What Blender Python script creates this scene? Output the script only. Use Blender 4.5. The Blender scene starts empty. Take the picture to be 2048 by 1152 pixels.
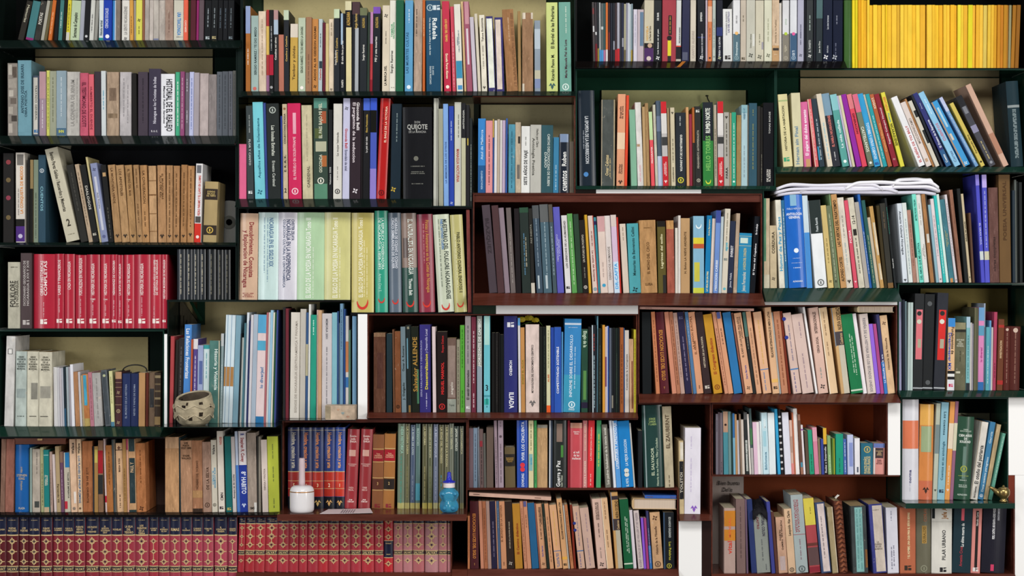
import bpy, math, random, re
from mathutils import Matrix, Vector
SC = bpy.context.scene
COL = SC.collection
# ------------------------------------------------------------------ camera, world, lights, exposure
S = 0.00125                      # metres per picture pixel on the plane of the spines
D = 4.2                          # camera distance to that plane
ZC = 1.30                        # height of the picture's centre above the floor
cam_d = bpy.data.cameras.new('camera'); cam_d.sensor_width = 36.0
cam_d.lens = 36.0 * D / (2048 * S)
cam_d.clip_start = 0.05
cam = bpy.data.objects.new('camera', cam_d); COL.objects.link(cam)
cam.location = (0, -D, ZC); cam.rotation_euler = (math.pi / 2, 0, 0)
SC.camera = cam
W = bpy.data.worlds.new('world'); SC.world = W; W.use_nodes = True
W.node_tree.nodes['Background'].inputs[0].default_value = (0.80, 0.90, 1.0, 1)
W.node_tree.nodes['Background'].inputs[1].default_value = 0.2
def area(name, loc, target, size, sizey, power, col):
    l = bpy.data.lights.new(name, 'AREA'); l.shape = 'RECTANGLE'; l.size = size; l.size_y = sizey
    l.energy = power; l.color = col
    o = bpy.data.objects.new(name, l); COL.objects.link(o); o.location = loc
    o.rotation_euler = (Vector(target) - Vector(loc)).to_track_quat('-Z', 'Y').to_euler()
    return o
area('key_light', (0.2, -3.3, 3.45), (0.0, 0, ZC - .1), 2.2, 1.0, 100, (1.0, 0.98, 0.95))  # added key lamp, high in front of the wall; no window is seen
area('fill_light_west', (-2.9, -3.1, 1.5), (-.2, 0, ZC - .1), 0.8, 1.8, 52, (0.97, 0.98, 1.0))  # added fill lamp, no doorway there; carries light to the niche backs
area('fill_light_east', (2.9, -3.1, 1.4), (.2, 0, ZC - .15), 0.8, 1.8, 74, (1.0, 0.98, 0.94))  # second added fill lamp, set wide to keep glare off the spines
SC.view_settings.view_transform = 'Standard'
SC.view_settings.look = 'None'
SC.view_settings.gamma = 1.0
SC.view_settings.use_curve_mapping = False
SC.view_settings.exposure = -0.12
# ------------------------------------------------------------------ helpers
def PX(x): return (x - 1024) * S
def PZ(y): return ZC + (576 - y) * S
def lin(c): return c / 12.92 if c <= 0.04045 else ((c + 0.055) / 1.055) ** 2.4
def rgb(h): return tuple(lin(int(h[i:i+2], 16) / 255) for i in (0, 2, 4))
MATS = {}
def mat(hexc, style='p'):
    key = (hexc, style)
    if key in MATS: return MATS[key]
    m = bpy.data.materials.new(f'{style}_{hexc}'); m.use_nodes = True
    nt = m.node_tree; N = nt.nodes; L = nt.links
    b = N['Principled BSDF']
    c = rgb(hexc)
    rough = {'p': .5, 'g': .22, 'o': .75, 'w': .85, 'e': .28, 'ink': .5, 'shelf': .13, 'wood': .22, 'wall': .9, 'page': .9, 'plain': .5, 'gloss': .12, 'clay': .85, 'metal': .3, 'wax': .45}.get(style, .5)
    b.inputs['Roughness'].default_value = rough
    b.inputs['Specular IOR Level'].default_value = {'p': .12, 'ink': .12, 'o': .1, 'w': .08, 'wall': .08, 'page': .05, 'g': .2, 'e': .38, 'wood': .35}.get(style, .4)
    if style in ('ink', 'plain', 'gloss'):
        b.inputs['Base Color'].default_value = (*c, 1); MATS[key] = m; return m
    if style == 'metal': b.inputs['Metallic'].default_value = .85
    tc = N.new('ShaderNodeTexCoord'); oi = N.new('ShaderNodeObjectInfo')
    mp = N.new('ShaderNodeMapping'); L.new(tc.outputs['Object'], mp.inputs[0])
    ml = N.new('ShaderNodeMath'); ml.operation = 'MULTIPLY'; ml.inputs[1].default_value = 37.0; L.new(oi.outputs['Random'], ml.inputs[0])
    def noise(scale, detail=4, rg=.6):
        n = N.new('ShaderNodeTexNoise'); n.noise_dimensions = '4D'
        n.inputs['Scale'].default_value = scale; n.inputs['Detail'].default_value = detail; n.inputs['Roughness'].default_value = rg
        L.new(mp.outputs[0], n.inputs['Vector']); L.new(ml.outputs[0], n.inputs['W']); return n.outputs['Fac']
    def ramp(src, a, bb, mx=1.0):
        r = N.new('ShaderNodeMapRange'); r.inputs['From Min'].default_value = a; r.inputs['From Max'].default_value = bb
        r.inputs['To Max'].default_value = mx; L.new(src, r.inputs['Value']); return r.outputs[0]
    def mix(fac, c1, c2):
        x = N.new('ShaderNodeMix'); x.data_type = 'RGBA'; L.new(fac, x.inputs['Factor'])
        for s, cc in ((x.inputs['A'], c1), (x.inputs['B'], c2)):
            if isinstance(cc, tuple): s.default_value = (*cc, 1)
            else: L.new(cc, s)
        return x.outputs['Result']
    dk = tuple(v * .72 for v in c); lt = tuple(min(1, v * 1.12 + .008) for v in c)
    if style == 'page':
        mp.inputs['Scale'].default_value = (900, 1, 1)
        col = mix(ramp(noise(1.0, 2), .35, .65), c, dk)
    elif style in ('wood',):
        mp.inputs['Scale'].default_value = (2.0, 14, 14)
        col = mix(ramp(noise(5, 5), .3, .7), tuple(v * .62 for v in c), lt)
    elif style == 'wall':
        col = mix(ramp(noise(6, 5), .35, .7, .6), c, dk)
        col = mix(ramp(noise(140, 2), .55, .8, .5), col, dk)
    elif style == 'shelf':
        col = mix(ramp(noise(9, 5), .4, .75, .7), c, tuple(v * 1.5 + .004 for v in c))
    elif style == 'o':
        mp.inputs['Scale'].default_value = (1, 1, .5)
        col = mix(ramp(noise(55, 5), .3, .7), dk, lt)
        col = mix(ramp(noise(95, 6, .7), .62, .70, .75), col, (.62, .52, .40))
        col = mix(ramp(noise(120, 6, .7), .64, .72, .7), col, tuple(v * .35 for v in c))
    elif style == 'w':
        mp.inputs['Scale'].default_value = (1.6, 1, .35)
        col = mix(ramp(noise(60, 6, .7), .3, .7), tuple(v * .6 for v in c), lt)
        col = mix(ramp(noise(150, 6, .75), .58, .68, .7), col, tuple(min(1, v * 1.5 + .05) for v in c))
        col = mix(ramp(noise(170, 6, .75), .62, .70, .7), col, tuple(v * .3 for v in c))
    elif style == 'clay':
        col = mix(ramp(noise(40, 6), .35, .7), tuple(v * .6 for v in c), lt)
    else:
        mp.inputs['Scale'].default_value = (1, 1, .35)
        col = mix(ramp(noise(40, 4), .35, .7, .55), c, dk)
        col = mix(ramp(noise(160, 4, .7), .66, .75, .45), col, tuple(min(1, v * 1.35 + .012) for v in c))
    L.new(col, b.inputs['Base Color'])
    if style in ('o', 'w', 'wall', 'clay'):
        bp = N.new('ShaderNodeBump'); bp.inputs['Strength'].default_value = .35; bp.inputs['Distance'].default_value = .0015
        L.new(noise(220 if style != 'wall' else 90, 3), bp.inputs['Height']); L.new(bp.outputs[0], b.inputs['Normal'])
    if style == 'shelf':
        bp = N.new('ShaderNodeBump'); bp.inputs['Strength'].default_value = .12; bp.inputs['Distance'].default_value = .002
        L.new(noise(14, 2), bp.inputs['Height']); L.new(bp.outputs[0], b.inputs['Normal'])
    MATS[key] = m
    return m
class MB:
    def __init__(s): s.v = []; s.f = []; s.m = []; s.mats = []
    def mi(s, m):
        if m not in s.mats: s.mats.append(m)
        return s.mats.index(m)
    def face(s, pts, m):
        i = len(s.v); s.v += [tuple(p) for p in pts]; s.f.append(tuple(range(i, i + len(pts)))); s.m.append(s.mi(m))
    def add(s, vs, fs, m):
        i = len(s.v); s.v += [tuple(p) for p in vs]; k = s.mi(m)
        for f in fs: s.f.append(tuple(i + j for j in f)); s.m.append(k)
    def box(s, x0, x1, y0, y1, z0, z1, m):
        v = [(x, y, z) for x in (x0, x1) for y in (y0, y1) for z in (z0, z1)]
        s.add(v, [(0, 1, 3, 2), (4, 6, 7, 5), (0, 4, 5, 1), (2, 3, 7, 6), (0, 2, 6, 4), (1, 5, 7, 3)], m)
    def prism(s, poly, ax, a, b, m):
        """poly: 2-D outline extruded along axis ax (0 x, 2 z)"""
        n = len(poly)
        mk = (lambda p, t: (t, p[0], p[1])) if ax == 0 else (lambda p, t: (p[0], p[1], t))
        v = [mk(p, a) for p in poly] + [mk(p, b) for p in poly]
        s.add(v, [tuple(range(n - 1, -1, -1)), tuple(range(n, 2 * n))] + [(i, (i + 1) % n, n + (i + 1) % n, n + i) for i in range(n)], m)
    def lathe(s, prof, m, n=32, c=(0, 0, 0)):
        v = []; f = []
        for r, z in prof:
            for k in range(n):
                a = 2 * math.pi * k / n; v.append((c[0] + r * math.cos(a), c[1] + r * math.sin(a), c[2] + z))
        for j in range(len(prof) - 1):
            for k in range(n): f.append((j * n + k, j * n + (k + 1) % n, (j + 1) * n + (k + 1) % n, (j + 1) * n + k))
        f.append(tuple(range(n - 1, -1, -1))); f.append(tuple((len(prof) - 1) * n + k for k in range(n)))
        s.add(v, f, m)
    def tube(s, pts, r, m, n=8, radii=None):
        v = []; f = []
        for i, p in enumerate(pts):
            p = Vector(p); t = (Vector(pts[min(i + 1, len(pts) - 1)]) - Vector(pts[max(i - 1, 0)])).normalized()
            u = t.orthogonal().normalized(); w = t.cross(u)
            if i:
                u = (pu - t * pu.dot(t)).normalized(); w = t.cross(u)
            pu = u; rr = radii[i] if radii else r
            for k in range(n):
                a = 2 * math.pi * k / n; v.append(p + u * rr * math.cos(a) + w * rr * math.sin(a))
        for j in range(len(pts) - 1):
            for k in range(n): f.append((j * n + k, j * n + (k + 1) % n, (j + 1) * n + (k + 1) % n, (j + 1) * n + k))
        f.append(tuple(range(n - 1, -1, -1))); f.append(tuple((len(pts) - 1) * n + k for k in range(n)))
        s.add(v, f, m)
    def build(s, name, parent=None, loc=None, smooth=False, rot=None):
        me = bpy.data.meshes.new(name); me.from_pydata(s.v, [], s.f)
        for m in s.mats: me.materials.append(m)
        me.polygons.foreach_set('material_index', s.m)
        if smooth: me.polygons.foreach_set('use_smooth', [True] * len(s.f))
        me.update()
        o = bpy.data.objects.new(name, me); COL.objects.link(o)
        if parent: o.parent = parent
        if loc: o.location = loc
        if rot: o.rotation_euler = rot
        return o
def empty(name, loc, ry=0, rz=0):
    o = bpy.data.objects.new(name, None); COL.objects.link(o); o.location = loc; o.rotation_euler = (0, ry, rz)
    o.empty_display_size = .02
    return o
def tag(o, label, cat, group=None):
    o['label'] = label; o['category'] = cat
    if group: o['group'] = group
    return o
# ------------------------------------------------------------------ glyphs (built-in font), each character turned into a small mesh once
def load_glyphs(chars):
    out = {}
    tmp = []
    for style, off in (('r', 0.004), ('b', 0.022)):
        for ch in chars:
            cs = []
            for body in (ch, 'H' + ch + 'H'):
                cu = bpy.data.curves.new('glyph', 'FONT'); cu.body = body; cu.resolution_u = 2; cu.offset = off; cu.size = 1.0
                ob = bpy.data.objects.new('glyph', cu); COL.objects.link(ob); cs.append(ob); tmp.append(ob)
            out[(style, ch)] = cs
    hh = {}
    for style, off in (('r', 0.004), ('b', 0.022)):
        cu = bpy.data.curves.new('glyph', 'FONT'); cu.body = 'HH'; cu.offset = off; ob = bpy.data.objects.new('glyph', cu); COL.objects.link(ob); hh[style] = ob; tmp.append(ob)
    dg = bpy.context.evaluated_depsgraph_get(); dg.update()
    def xr(ob):
        bb = [p[0] for p in ob.evaluated_get(dg).bound_box]; return max(bb) - min(bb)
    res = {}
    w0 = {s: xr(hh[s]) for s in hh}
    for (style, ch), (a, b) in out.items():
        ev = a.evaluated_get(dg); me = ev.to_mesh()
        vs = [(v.co.x, v.co.y) for v in me.vertices]; fs = [tuple(p.vertices) for p in me.polygons]
        ev.to_mesh_clear()
        res[(style, ch)] = (vs, fs, max(.1, xr(b) - w0[style]))
    cus = [o.data for o in tmp]
    for o in tmp: bpy.data.objects.remove(o)
    for c in cus: bpy.data.curves.remove(c)
    return res
DATA = r"""
V A 0 0 .26036 308
130 191 45 -230 p 2a2620|t Memorias;b5b09a;.1;.55;d;.4
190 175 60 -230 p 41777a|b .94;1;8a2a6c
255 175 45 -230 po 34322e|t POETAS;d0ccc0;.3;.6;u;.5
305 175 24 -230 b a5a294
331 175 22 -230 b 6a6040
367 140 28 -230 p c96a2c|l f0c090;.3;.85
412 110 28 -230 p 141517
445 90 30 -230 p 3f7472|l cfe0d8;.3;.7
477 66 26 -230 p 18170f
505 48 26 -230 p d9ca38|l 222222;.1;.8|b .8;1;c9c6ba
532 43 72 -230 p b7c7a5|t Sermones de Campesino;30352a;.30;.93;u;.4
605 25 34 -230 p a3a6b0
640 22 42 -230 p 17181b|e .9;c0c0c0;o
684 16 32 -230 p cbcbc3|l 555555;.35;.8
717 20 24 -230 p 908f88
756 6 34 -230 p d8e0e0|t Historia vertical;334a55;.5;.88;u;.55|b .93;1;2a8d8a
791 8 64 -230 pg 2340a4|t CIENCIAS SOCIALES;c5cbe8;.2;.7;u;.35;.4|e .9;e8e8f0;o
858 4 28 -230 b 4796d6|q 0;1;.6;1;d0dde8
888 2 32 -230 po 80746a
932 3 58 -230 p dbd7ce|t *LA GENTE NICARAGÜENSE;8d8a86;.15;.85;u;.4|e .95;222222;x
996 -2 26 -230 p d39b49|l 6b4a20;.4;.85
1024 -4 18 -230 b a7a4a0
1043 3 47 -230 p d9d35b|l 7a7430;.65;.85|e .5;222222;x
1093 0 18 -230 p 8b5c43
1112 2 31 -230 po aca39b
1144 4 30 -230 po c3b9b0
1177 1 40 -230 po b7afa5|b .95;.99;7a7f9a
1220 2 46 -230 wo bbb1a7
1268 -2 60 -230 po a58b7c|l 75584c;.3;.8
1331 7 76 -230 p cbc7b6|t *URA TRAICIONADA;2f7fc0;.3;.87;d;.55;.55|l 777777;.9;.97;.6
1409 2 32 -230 p e0634b|t SERGIO;f4d8c8;.5;.8;u;.4
1443 3 16 -230 b 35421f
1461 3 40 -230 p 55202b
1503 5 20 -230 b 8f2966
1525 5 36 -230 p 5d4d53
1566 10 50 -230 p 15171a|l 9aa3a8;.2;.7|e .93;a8b0b2;s
1618 8 50 -230 p 121416|l 8b9498;.2;.7|e .93;a89a70;s
1670 6 36 -230 p 101114|l 55606a;.2;.7
1708 6 36 -230 p 14161a|l 55606a;.2;.7
1746 6 46 -230 p 0f1114|l 6a747a;.2;.7|e .93;6a747a;s
V B 0 0 .26036 1044
58 -2 76 485 po 8d857c|q .02;.16;.1;.45;b5aea2|q .05;.2;.5;.95;5a5048|q .22;.34;.1;.9;a59d92|q .37;.46;.15;.6;c0b8ac|q .48;.56;.3;.9;6a6058|q .6;.7;.1;.55;aaa296|q .72;.8;.4;.95;4a433e|q .83;.96;.1;.5;b0a79c
134 -2 104 462 pg 6d99a6|t ANTONIO JOSE DE IRISARRI;2c4a58;.05;.7;u;.2;.35|t OBRA POETICA;2c4a58;.4;.75;u;.16;.6|b .86;.95;6d99a6
246 0 54 580 h 455060|q .03;.97;.08;.72;c4c0b6|t TRATADO GENERAL;55564e;.15;.75;d;.25|e .92;3a6ea0;s
301 0 50 550 p 9c8592|b 0;.42;b58f94|l d8d0d4;.45;.9
352 -2 26 540 p cfd06a|l 666a30;.1;.9
380 0 50 545 p 9c9f88|l 70735c;.1;.8
431 0 76 543 pg 8fa2ac|b .88;.99;4c6a82|t IHN;d8d84a;.93;.55;h|l c8d0d4;.1;.7
509 2 98 550 po b9b5ae|t LA CONJURA DE XINUM;8b8883;.12;.85;u;.28;.45|l 9a9791;.1;.8;.8
613 0 62 560 po c55b70|t EL TESTIMONIO DE SCOTT;5f1d30;.15;.86;d;.45
682 -4 40 570 p d9646f|t HUMBERTO EL DUENDE;8c3040;.2;.9;d;.4
722 -2 48 548 p 3a3138
775 -4 36 543 p ccd2d2|l 5aa0b8;.3;.6
820 0 90 553 wo b09880|q .25;.45;.2;.8;7f6a58|q .65;.72;.1;.9;8d775f
916 2 88 552 po bcb6b6|l 8f8a8c;.1;.7;.35|l 8f8a8c;.2;.8;.7
1018 -6 34 562 p 1d1a18
1058 0 76 552 p 473d48|l 2b252e;.1;.8
1140 4 92 528 pg 403a4a|t Nicaragua en los Cronistas de Indias;c8c4cf;.12;.82;u;.24|t B. A. C.;d8d4d8;.93;.55;h
1236 0 104 568 p e6e6ea|t *HISTORIAL DE EL REALEJO;16171c;.08;.93;d;.42;.62|t Manuel Rubio Sanchez;33343c;.1;.9;d;.14;.25
1345 0 34 552 pg 4bae84|l dff0e6;.15;.85
1382 4 32 550 p 8f4a72|l d0a8bc;.1;.9
1418 2 42 556 p 6c646c|l c8c4cc;.1;.3|l c8c4cc;.6;.8
1450 8 46 552 p bcc0e0|l 6a7ab0;.1;.9
1486 8 40 558 p a49ba0
1528 4 68 562 po b7a9a6
1600 2 60 570 wo 8f8684
1662 6 42 550 p 5a5f66|l 3c4046;.05;.9
1706 4 44 548 p 53585f|l 3c4046;.05;.9
1752 4 34 546 p 5a5d64|l 3c4046;.05;.9
1788 6 46 543 p 5a5a56|l 3c4046;.05;.9
V C 0 280 .23926 858
20 0 90 110 p 1d1a18|e .1;8a3a40;o|e .3;6a5a3a;o|e .5;8a3a4a;o|e .72;6a5a3a;o
130 -2 76 105 p d8d0c4|q .02;.14;.15;.85;77726c|t *LA CONQUISTA DE MEXICO;d98a3a;.15;.68;u;.3;.65|l 8d8680;.4;.7;.3|b .74;.82;15130f|b .82;.99;4b2a78|e .93;c0b8d0;o
225 0 20 165 b 141414
248 0 26 165 p 8f7a52|b .35;1;15140f
278 4 38 165 p 7d8a76|l 4c5848;.4;.95
318 -30 60 125 p 2e4a5a|e .18;c8d0d4;r|t CUENTOS;7fb0bc;.35;.65;d;.35
552 -190 112 40 p c9c2ab|t Benito Perez Galdos / Recuerdos y Memorias;3a342b;.04;.68;d;.26;.45|t 2;3a342b;.8;.3;h|l 8a846f;.92;.94
672 -126 62 200 p 2b2a26|l 4d4b45;.1;.6
742 -120 34 200 po b6a086|l 6d5d48;.1;.8
778 -115 48 203 p 1c1d1c|t *DIALOGOS;c4c0b4;.25;.6;d;.4|e .9;b7b3a4;s
830 -120 16 140 b c9bb88
848 -98 58 190 pg 8b93b4|q .17;.85;.3;.65;c6c8d4|t Acto Primero;4d5060;.3;.65;d;.2|e .08;3c4060;x|e .93;5a6088;o
906 -68 44 205 p 1a1a19|q .1;.15;.2;.8;b89468|l 5a5850;.55;.95
958 -58 58 205 wo b08a60|t LA MONTAÑA VERDE;5c3f24;.04;.5;d;.3|e .92;2a2420;d
1020 -54 62 207 wo b58f64|t LOS APOSTOLES;5c3f24;.05;.4;d;.3|e .92;2a2420;d
1084 -44 56 207 wo b18a5d|t EL TESORO DEL MAR;5c3f24;.05;.4;d;.3|e .92;2a2420;d
1146 -34 44 207 wo ab855c|l 5c3f24;.05;.3|l 5c3f24;.5;.75|e .92;2a2420;d
1192 -22 54 210 wo b78a5c|t LA CIVILIZACION;5c3f24;.07;.5;d;.34|l 5c3f24;.6;.8|e .92;2a2420;d
1250 -12 60 215 wo c19a70|b .19;.2;8a6440|b .37;.39;8a6440|b .62;.63;8a6440|b .85;.86;8a6440
1320 -8 66 210 wo b88c62|t EL MUNDO MAS/ALLA DEL RIO;5c3f24;.1;.45;d;.5|e .92;2a2420;d
1390 0 50 212 wo b4895f|l 5c3f24;.1;.9|e .92;2a2420;d
1446 4 50 215 wo ae8258|l 5c3f24;.1;.8|e .92;2a2420;d
1508 8 48 207 wo a87b50|l 5c3f24;.1;.8|e .92;2a2420;d
1560 6 54 215 wo b98a5c|l 5c3f24;.05;.8|e .9;2a2420;d
1618 18 56 196 pg e6e4e4|b .76;1;d2382c|q .02;.12;.15;.8;707074|t PEDRO PARAMO Y EL LLANO EN LLAMAS;c8402c;.15;.66;u;.35;.6|q .67;.75;.1;.9;55504c|e .93;f0d8d0;o
1692 18 110 345 h b09a6c|q .12;.3;.0;1;332a24|t LEYENDAS/MAS ALLA/DEL TIEMPO;c8b070;.2;.7;h|q .72;.88;0;1;332a24|e .8;c8a850;r
V D 0 480 .23926 742
62 0 104 185 po b9b5a2|t *FOLKLORE;35322a;.28;.68;u;.42;.4|t DE NICARAGUA;4a463b;.28;.68;u;.2;.75|l 4a463b;.07;.11;.5
172 0 94 110 pg 4a3b3c|t DICCIONARIO GEOGRAFICO DE;b8b0ac;.1;.7;u;.2;.35|t NICARAGUA S XVI Y XVII;b8b0ac;.1;.7;u;.2;.65|e .92;b8b0ac;s
272 0 180 118 e b32238|t *OBRAS HISTORICAS/COMPLETAS;f0dcd8;.09;.56;u;.34|l d8a0a4;.65;.85|e .91;f0e4dc;s
452 0 76 116 e b02036|t LAIRES Y FINANCIEROS;ecd6d2;.08;.55;u;.28|l d8a0a4;.6;.8|e .9;f0e4dc;s
534 0 84 118 e b52539|t *CAZA EN NICARAGUA;ecd6d2;.1;.48;u;.28|e .9;f0e4dc;s
624 0 94 126 e b02136|t FORTALEZAS EN NICARAGUA;ecd6d2;.04;.55;u;.28|l d8a0a4;.6;.85|e .9;f0e4dc;s
722 0 108 122 e ae2036|t HISTORIA DE NICARAGUA;ecd6d2;.12;.55;u;.24|t TOMO/III;ecd6d2;.62;.4;h|l d8a0a4;.68;.84|e .9;f0e4dc;s
834 0 88 122 e b82a3c|t HISTORIA DE NICARAGUA;ecd6d2;.12;.55;u;.26|t TOMO/I;ecd6d2;.62;.4;h|l d8a0a4;.68;.84|e .9;f0e4dc;s
924 0 52 122 e b3233a|t HERNANDEZ DE CORDOBA;ecd6d2;.08;.55;u;.34|l d8a0a4;.62;.84|e .9;f0e4dc;s
978 0 48 126 e b3233a|t LA RUTA DE NICARAGUA;ecd6d2;.12;.55;u;.34|l d8a0a4;.62;.84|e .91;f0e4dc;s
1030 0 86 124 e b42439|t HISTORIA DE NICARAGUA;ecd6d2;.12;.55;u;.26|t TOMO/II;ecd6d2;.62;.4;h|l d8a0a4;.68;.84|e .9;f0e4dc;s
1118 0 134 122 e af2137|t HISTORIA DE NICARAGUA;ecd6d2;.12;.55;u;.2|l d8a0a4;.58;.84|e .9;f0e4dc;s
1254 0 92 122 e b92b3d|t CUARENTA AÑOS (1838-1878)/DE HISTORIA DE NICARAGUA;ecd6d2;.07;.55;u;.42|l d8a0a4;.7;.86;.35|e .9;f0e4dc;s
1348 0 48 122 e b02338|t *HISTORIA MODERNA DE NICARAGUA;ecd6d2;.07;.6;u;.4|e .9;f0e4dc;s
V D2 0 480 .23926 501
1478 0 66 78 e 24282e|l b8b09a;.1;.9
1546 0 58 78 e 1e2228|l b8b09a;.1;.9
1606 0 52 78 e 22262a|l b8b09a;.1;.9
1660 0 56 78 e 1c2025|l b8b09a;.1;.9
1726 0 74 78 e 14171a|l 7c7868;.1;.9
1806 0 56 82 e 0f1113|l 6c6858;.1;.9
1866 0 56 82 e 0e1012|l 6c6858;.1;.9
V E 0 650 .19965 1012
36 24 90 112 po d2cfca|q .14;.2;.2;.72;3a3a3a|q .145;.195;.26;.66;e6e4de
146 8 110 264 po b7c2ba|t GRAN/CRONICA/DE LA/SEGUNDA/GUERRA/MUNDIAL/*;4c5450;.17;.8;h|q .5;.62;.1;.9;9aa6a2|l 4c5450;.86;.9;.5
264 4 118 266 po d2cdb8|t GRAN/CRONICA/DE LA/SEGUNDA/GUERRA/MUNDIAL/* *;4c4a40;.17;.75;h|q .42;.64;.35;.9;8b887c|l 4c4a40;.86;.9;.5
388 2 130 272 po cfc9b4|t GRAN/CRONICA/DE LA/SEGUNDA/GUERRA/MUNDIAL/* * *;4c4a40;.17;.7;h|q .46;.62;.1;.9;9d998c|l 4c4a40;.86;.9;.4
534 -10 20 424 b e0dede
556 -12 18 426 b d4d2d0
576 -14 20 428 b c8c6c8
600 -22 22 432 b c2bcc0
625 -28 16 430 b b4b6be
643 -28 18 420 b 1e2c34|b .7;1;2d5570
663 -34 26 424 b a8b4b8
692 -38 22 420 b b0aab0
718 -66 30 396 p e6e6ec
756 -56 42 470 wo b5835c
800 -56 22 470 b c6c2c4
822 -52 22 506 b c7b48c
846 -50 56 492 wo c07d4c|q .02;.6;.12;.68;4aa4c2|q .85;1;0;1;b8a060
904 -52 40 474 p b87a86|l 8d5560;.1;.9
946 -48 84 478 po aeaaa6|l 8b8784;.1;.85
1052 -46 62 450 po 5b6166|q .03;.97;.15;.75;444b50|e .1;b4b890;o
1112 -26 34 462 p d5d29a|b .92;1;4f7c94|l 8f8c5a;.1;.6
1152 0 64 470 h 4a2c30|b 0;.13;b98f6c|b .19;.2;9c8064|b .28;.29;9c8064|b .45;.46;9c8064|b .6;.61;9c8064|e .38;b09a78;x|e .72;b09a78;r|e .93;b09a78;x
1220 2 78 488 h 27335c|t EL MUNDO DE LA HISTORIA;8f98ac;.2;.85;u;.22
1300 2 82 488 h 252f56|t REYES Y PAPAS DE ROMA;8f98ac;.2;.8;u;.2
1384 4 64 480 p b98d5e
1456 6 26 480 p 5d2a20
1484 4 60 478 wo 75604d|q .3;.65;.15;.85;38383a
1546 4 58 478 h 3b2f26|b .05;.1;8a7a5c|b .2;.23;6c5c44|b .33;.36;6c5c44|b .46;.5;8a7a5c|b .6;.63;6c5c44|b .82;.97;8f7650
V F 0 865 .14757 1078
0 30 60 20 wo 8a6858
64 24 110 20 wo 9a6556
192 -6 188 168 hg 2160a4|t STEPHEN/KING;b9a98c;.48;.75;h|t LA NIEBLA;b9a98c;.33;.42;d;.12|t El Resplandor;b9a98c;.54;.68;d;.12|t PLAZA;c8c0ac;.945;.45;h
384 0 18 230 p 2c4a44
404 -4 26 210 p 8fa39c
430 -4 106 228 po b7ab9c|l 7a7068;.05;.4;.6|q .83;.93;.3;.9;4a4c48
550 -24 50 205 p a9a87c|l 55583a;.25;.9
600 -20 68 236 p 1f7f7c|t IMPERIO/EL TIGRE;d8dcc8;.28;.7;d;.6|b .92;1;bfa888|b .08;.09;a8d0c8
672 -22 36 264 p b59a8e|l 7c6458;.3;.9
726 -36 44 300 p dbcac6
768 -28 62 190 p b29a74|t Fernando VII;463624;.48;.95;d;.4
826 -20 50 262 p 6a4860|b 0;.18;8a6a58|l c0a0b4;.3;.8
872 -20 82 274 p c4bca8|q 0;.25;.25;.95;2c78ac|t TALLER DE IMPRENTA;3c3a38;.3;.8;d;.2;.7|q .82;.95;.05;.5;c23040
966 -30 84 84 po ddb898|t Wallace;221d1a;.05;.2;u;.4;.55|q .72;.88;.5;.85;e8ded4|e .95;8a7a6c;o
1054 -24 60 86 po e1c09c|t Wallace;221d1a;.06;.2;u;.45|t LOS PLANES DE PHILIP FLEMING;3d6e96;.23;.88;d;.45|e .95;6a5444;o
1118 -16 136 120 wo ab6c44|t LUZ EN EL ORIENTE;5b351f;.3;.95;d;.18
1256 0 16 190 p 2b3038
1276 -26 50 190 p a8804a|q .05;.25;.1;.9;c8b45c
1330 -6 66 110 po 8d6a50|b .14;.46;a6222c|b .48;.75;2a2c2c
1424 -34 26 60 p d5bcb8|b .78;.87;c02038
1448 -24 84 176 wo b4733f|l 6f401e;.1;.6
1538 -30 44 96 po 4a5050|q 0;1;.85;1;b89878
1580 -24 98 146 po dbb28a|t MARIA ROSA;4a3324;.22;.42;u;.25|t +;5a2c20;.07;.5;h|l 4a3324;.75;.95|b .095;.105;2a2020
1676 -20 46 60 p a9804c|l 6c4c28;.4;.85
1724 -24 24 60 p c85a78|b .15;1;d8a890
1748 -22 98 90 wo c69a70|q .0;.17;.1;.9;38484a|q .26;.88;.12;.9;2c3c40|t PAUL Y;d2b088;.32;.46;u;.45|b .97;1;2c3c3c
1852 -24 124 146 wo b9784a|l 6f401e;.1;.6|e .95;4a2a18;x
V F2 280 845 .16493 1088
66 -6 76 240 po 5c6a62|l 30403a;.05;.8|e .92;2a3430;d
142 -4 30 180 p 27373e
172 -16 294 180 wo c99a6e|q 0;.15;0;1;cfa680|b .155;.16;b58a60
478 -24 16 185 p 2a3a3e
496 -16 140 220 wo b78b6b|t LOS/POETA/POST 1898;4a3424;.07;.85;h|t EDGAR/WALLACE;4a3424;.23;.8;h
640 -20 120 218 wo a87656|t HOMBRE DEL OCEANO;5c3d2a;.28;.68;u;.2|q .7;.8;0;1;b58a5c|b .95;1;3a2a20
766 -16 102 236 wo a58471|t DE LA SELVA;4a3428;.36;.68;u;.3;.6|e .9;5a4236;r
872 -20 66 214 p d2cab8|t Wallace;22242a;.07;.2;u;.4|t SIETE HOMBRES/EL DIABLO;4f9cc0;.35;.7;d;.6|e .9;6a6658;r
948 -24 76 106 p e0d6c8|t NOISE;d06050;.07;.17;u;.32;.6|t CMN;3a3038;.76;.86;u;.4;.6|e .95;3a3038;s
1030 -36 12 160 p b58c6a
1042 -24 76 170 p 1f6a68|e .96;b8a860;s
1124 -26 44 174 p cdc4c0|t Aunque es de noche;33323a;.5;.82;u;.4
1176 -36 34 110 pg c8d4e8|b .42;1;4f80c8
1212 -26 96 106 pg e4dcdc|b .42;1;2a3f9a|t 2004;4a5aa0;.04;.5;h|t Stephen R. Covey;9a3838;.08;.38;d;.4|t 8º HABITO;dfe4f0;.5;.78;d;.55;.55|e .92;c8d4ec;d
1310 -16 108 125 wo aa9a8c|t SMS;2a2420;.95;.5;h|q .88;1;.7;1;e0dcd4
1422 -8 16 170 p 3c3a36
1440 -6 26 172 p 8c8578
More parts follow.
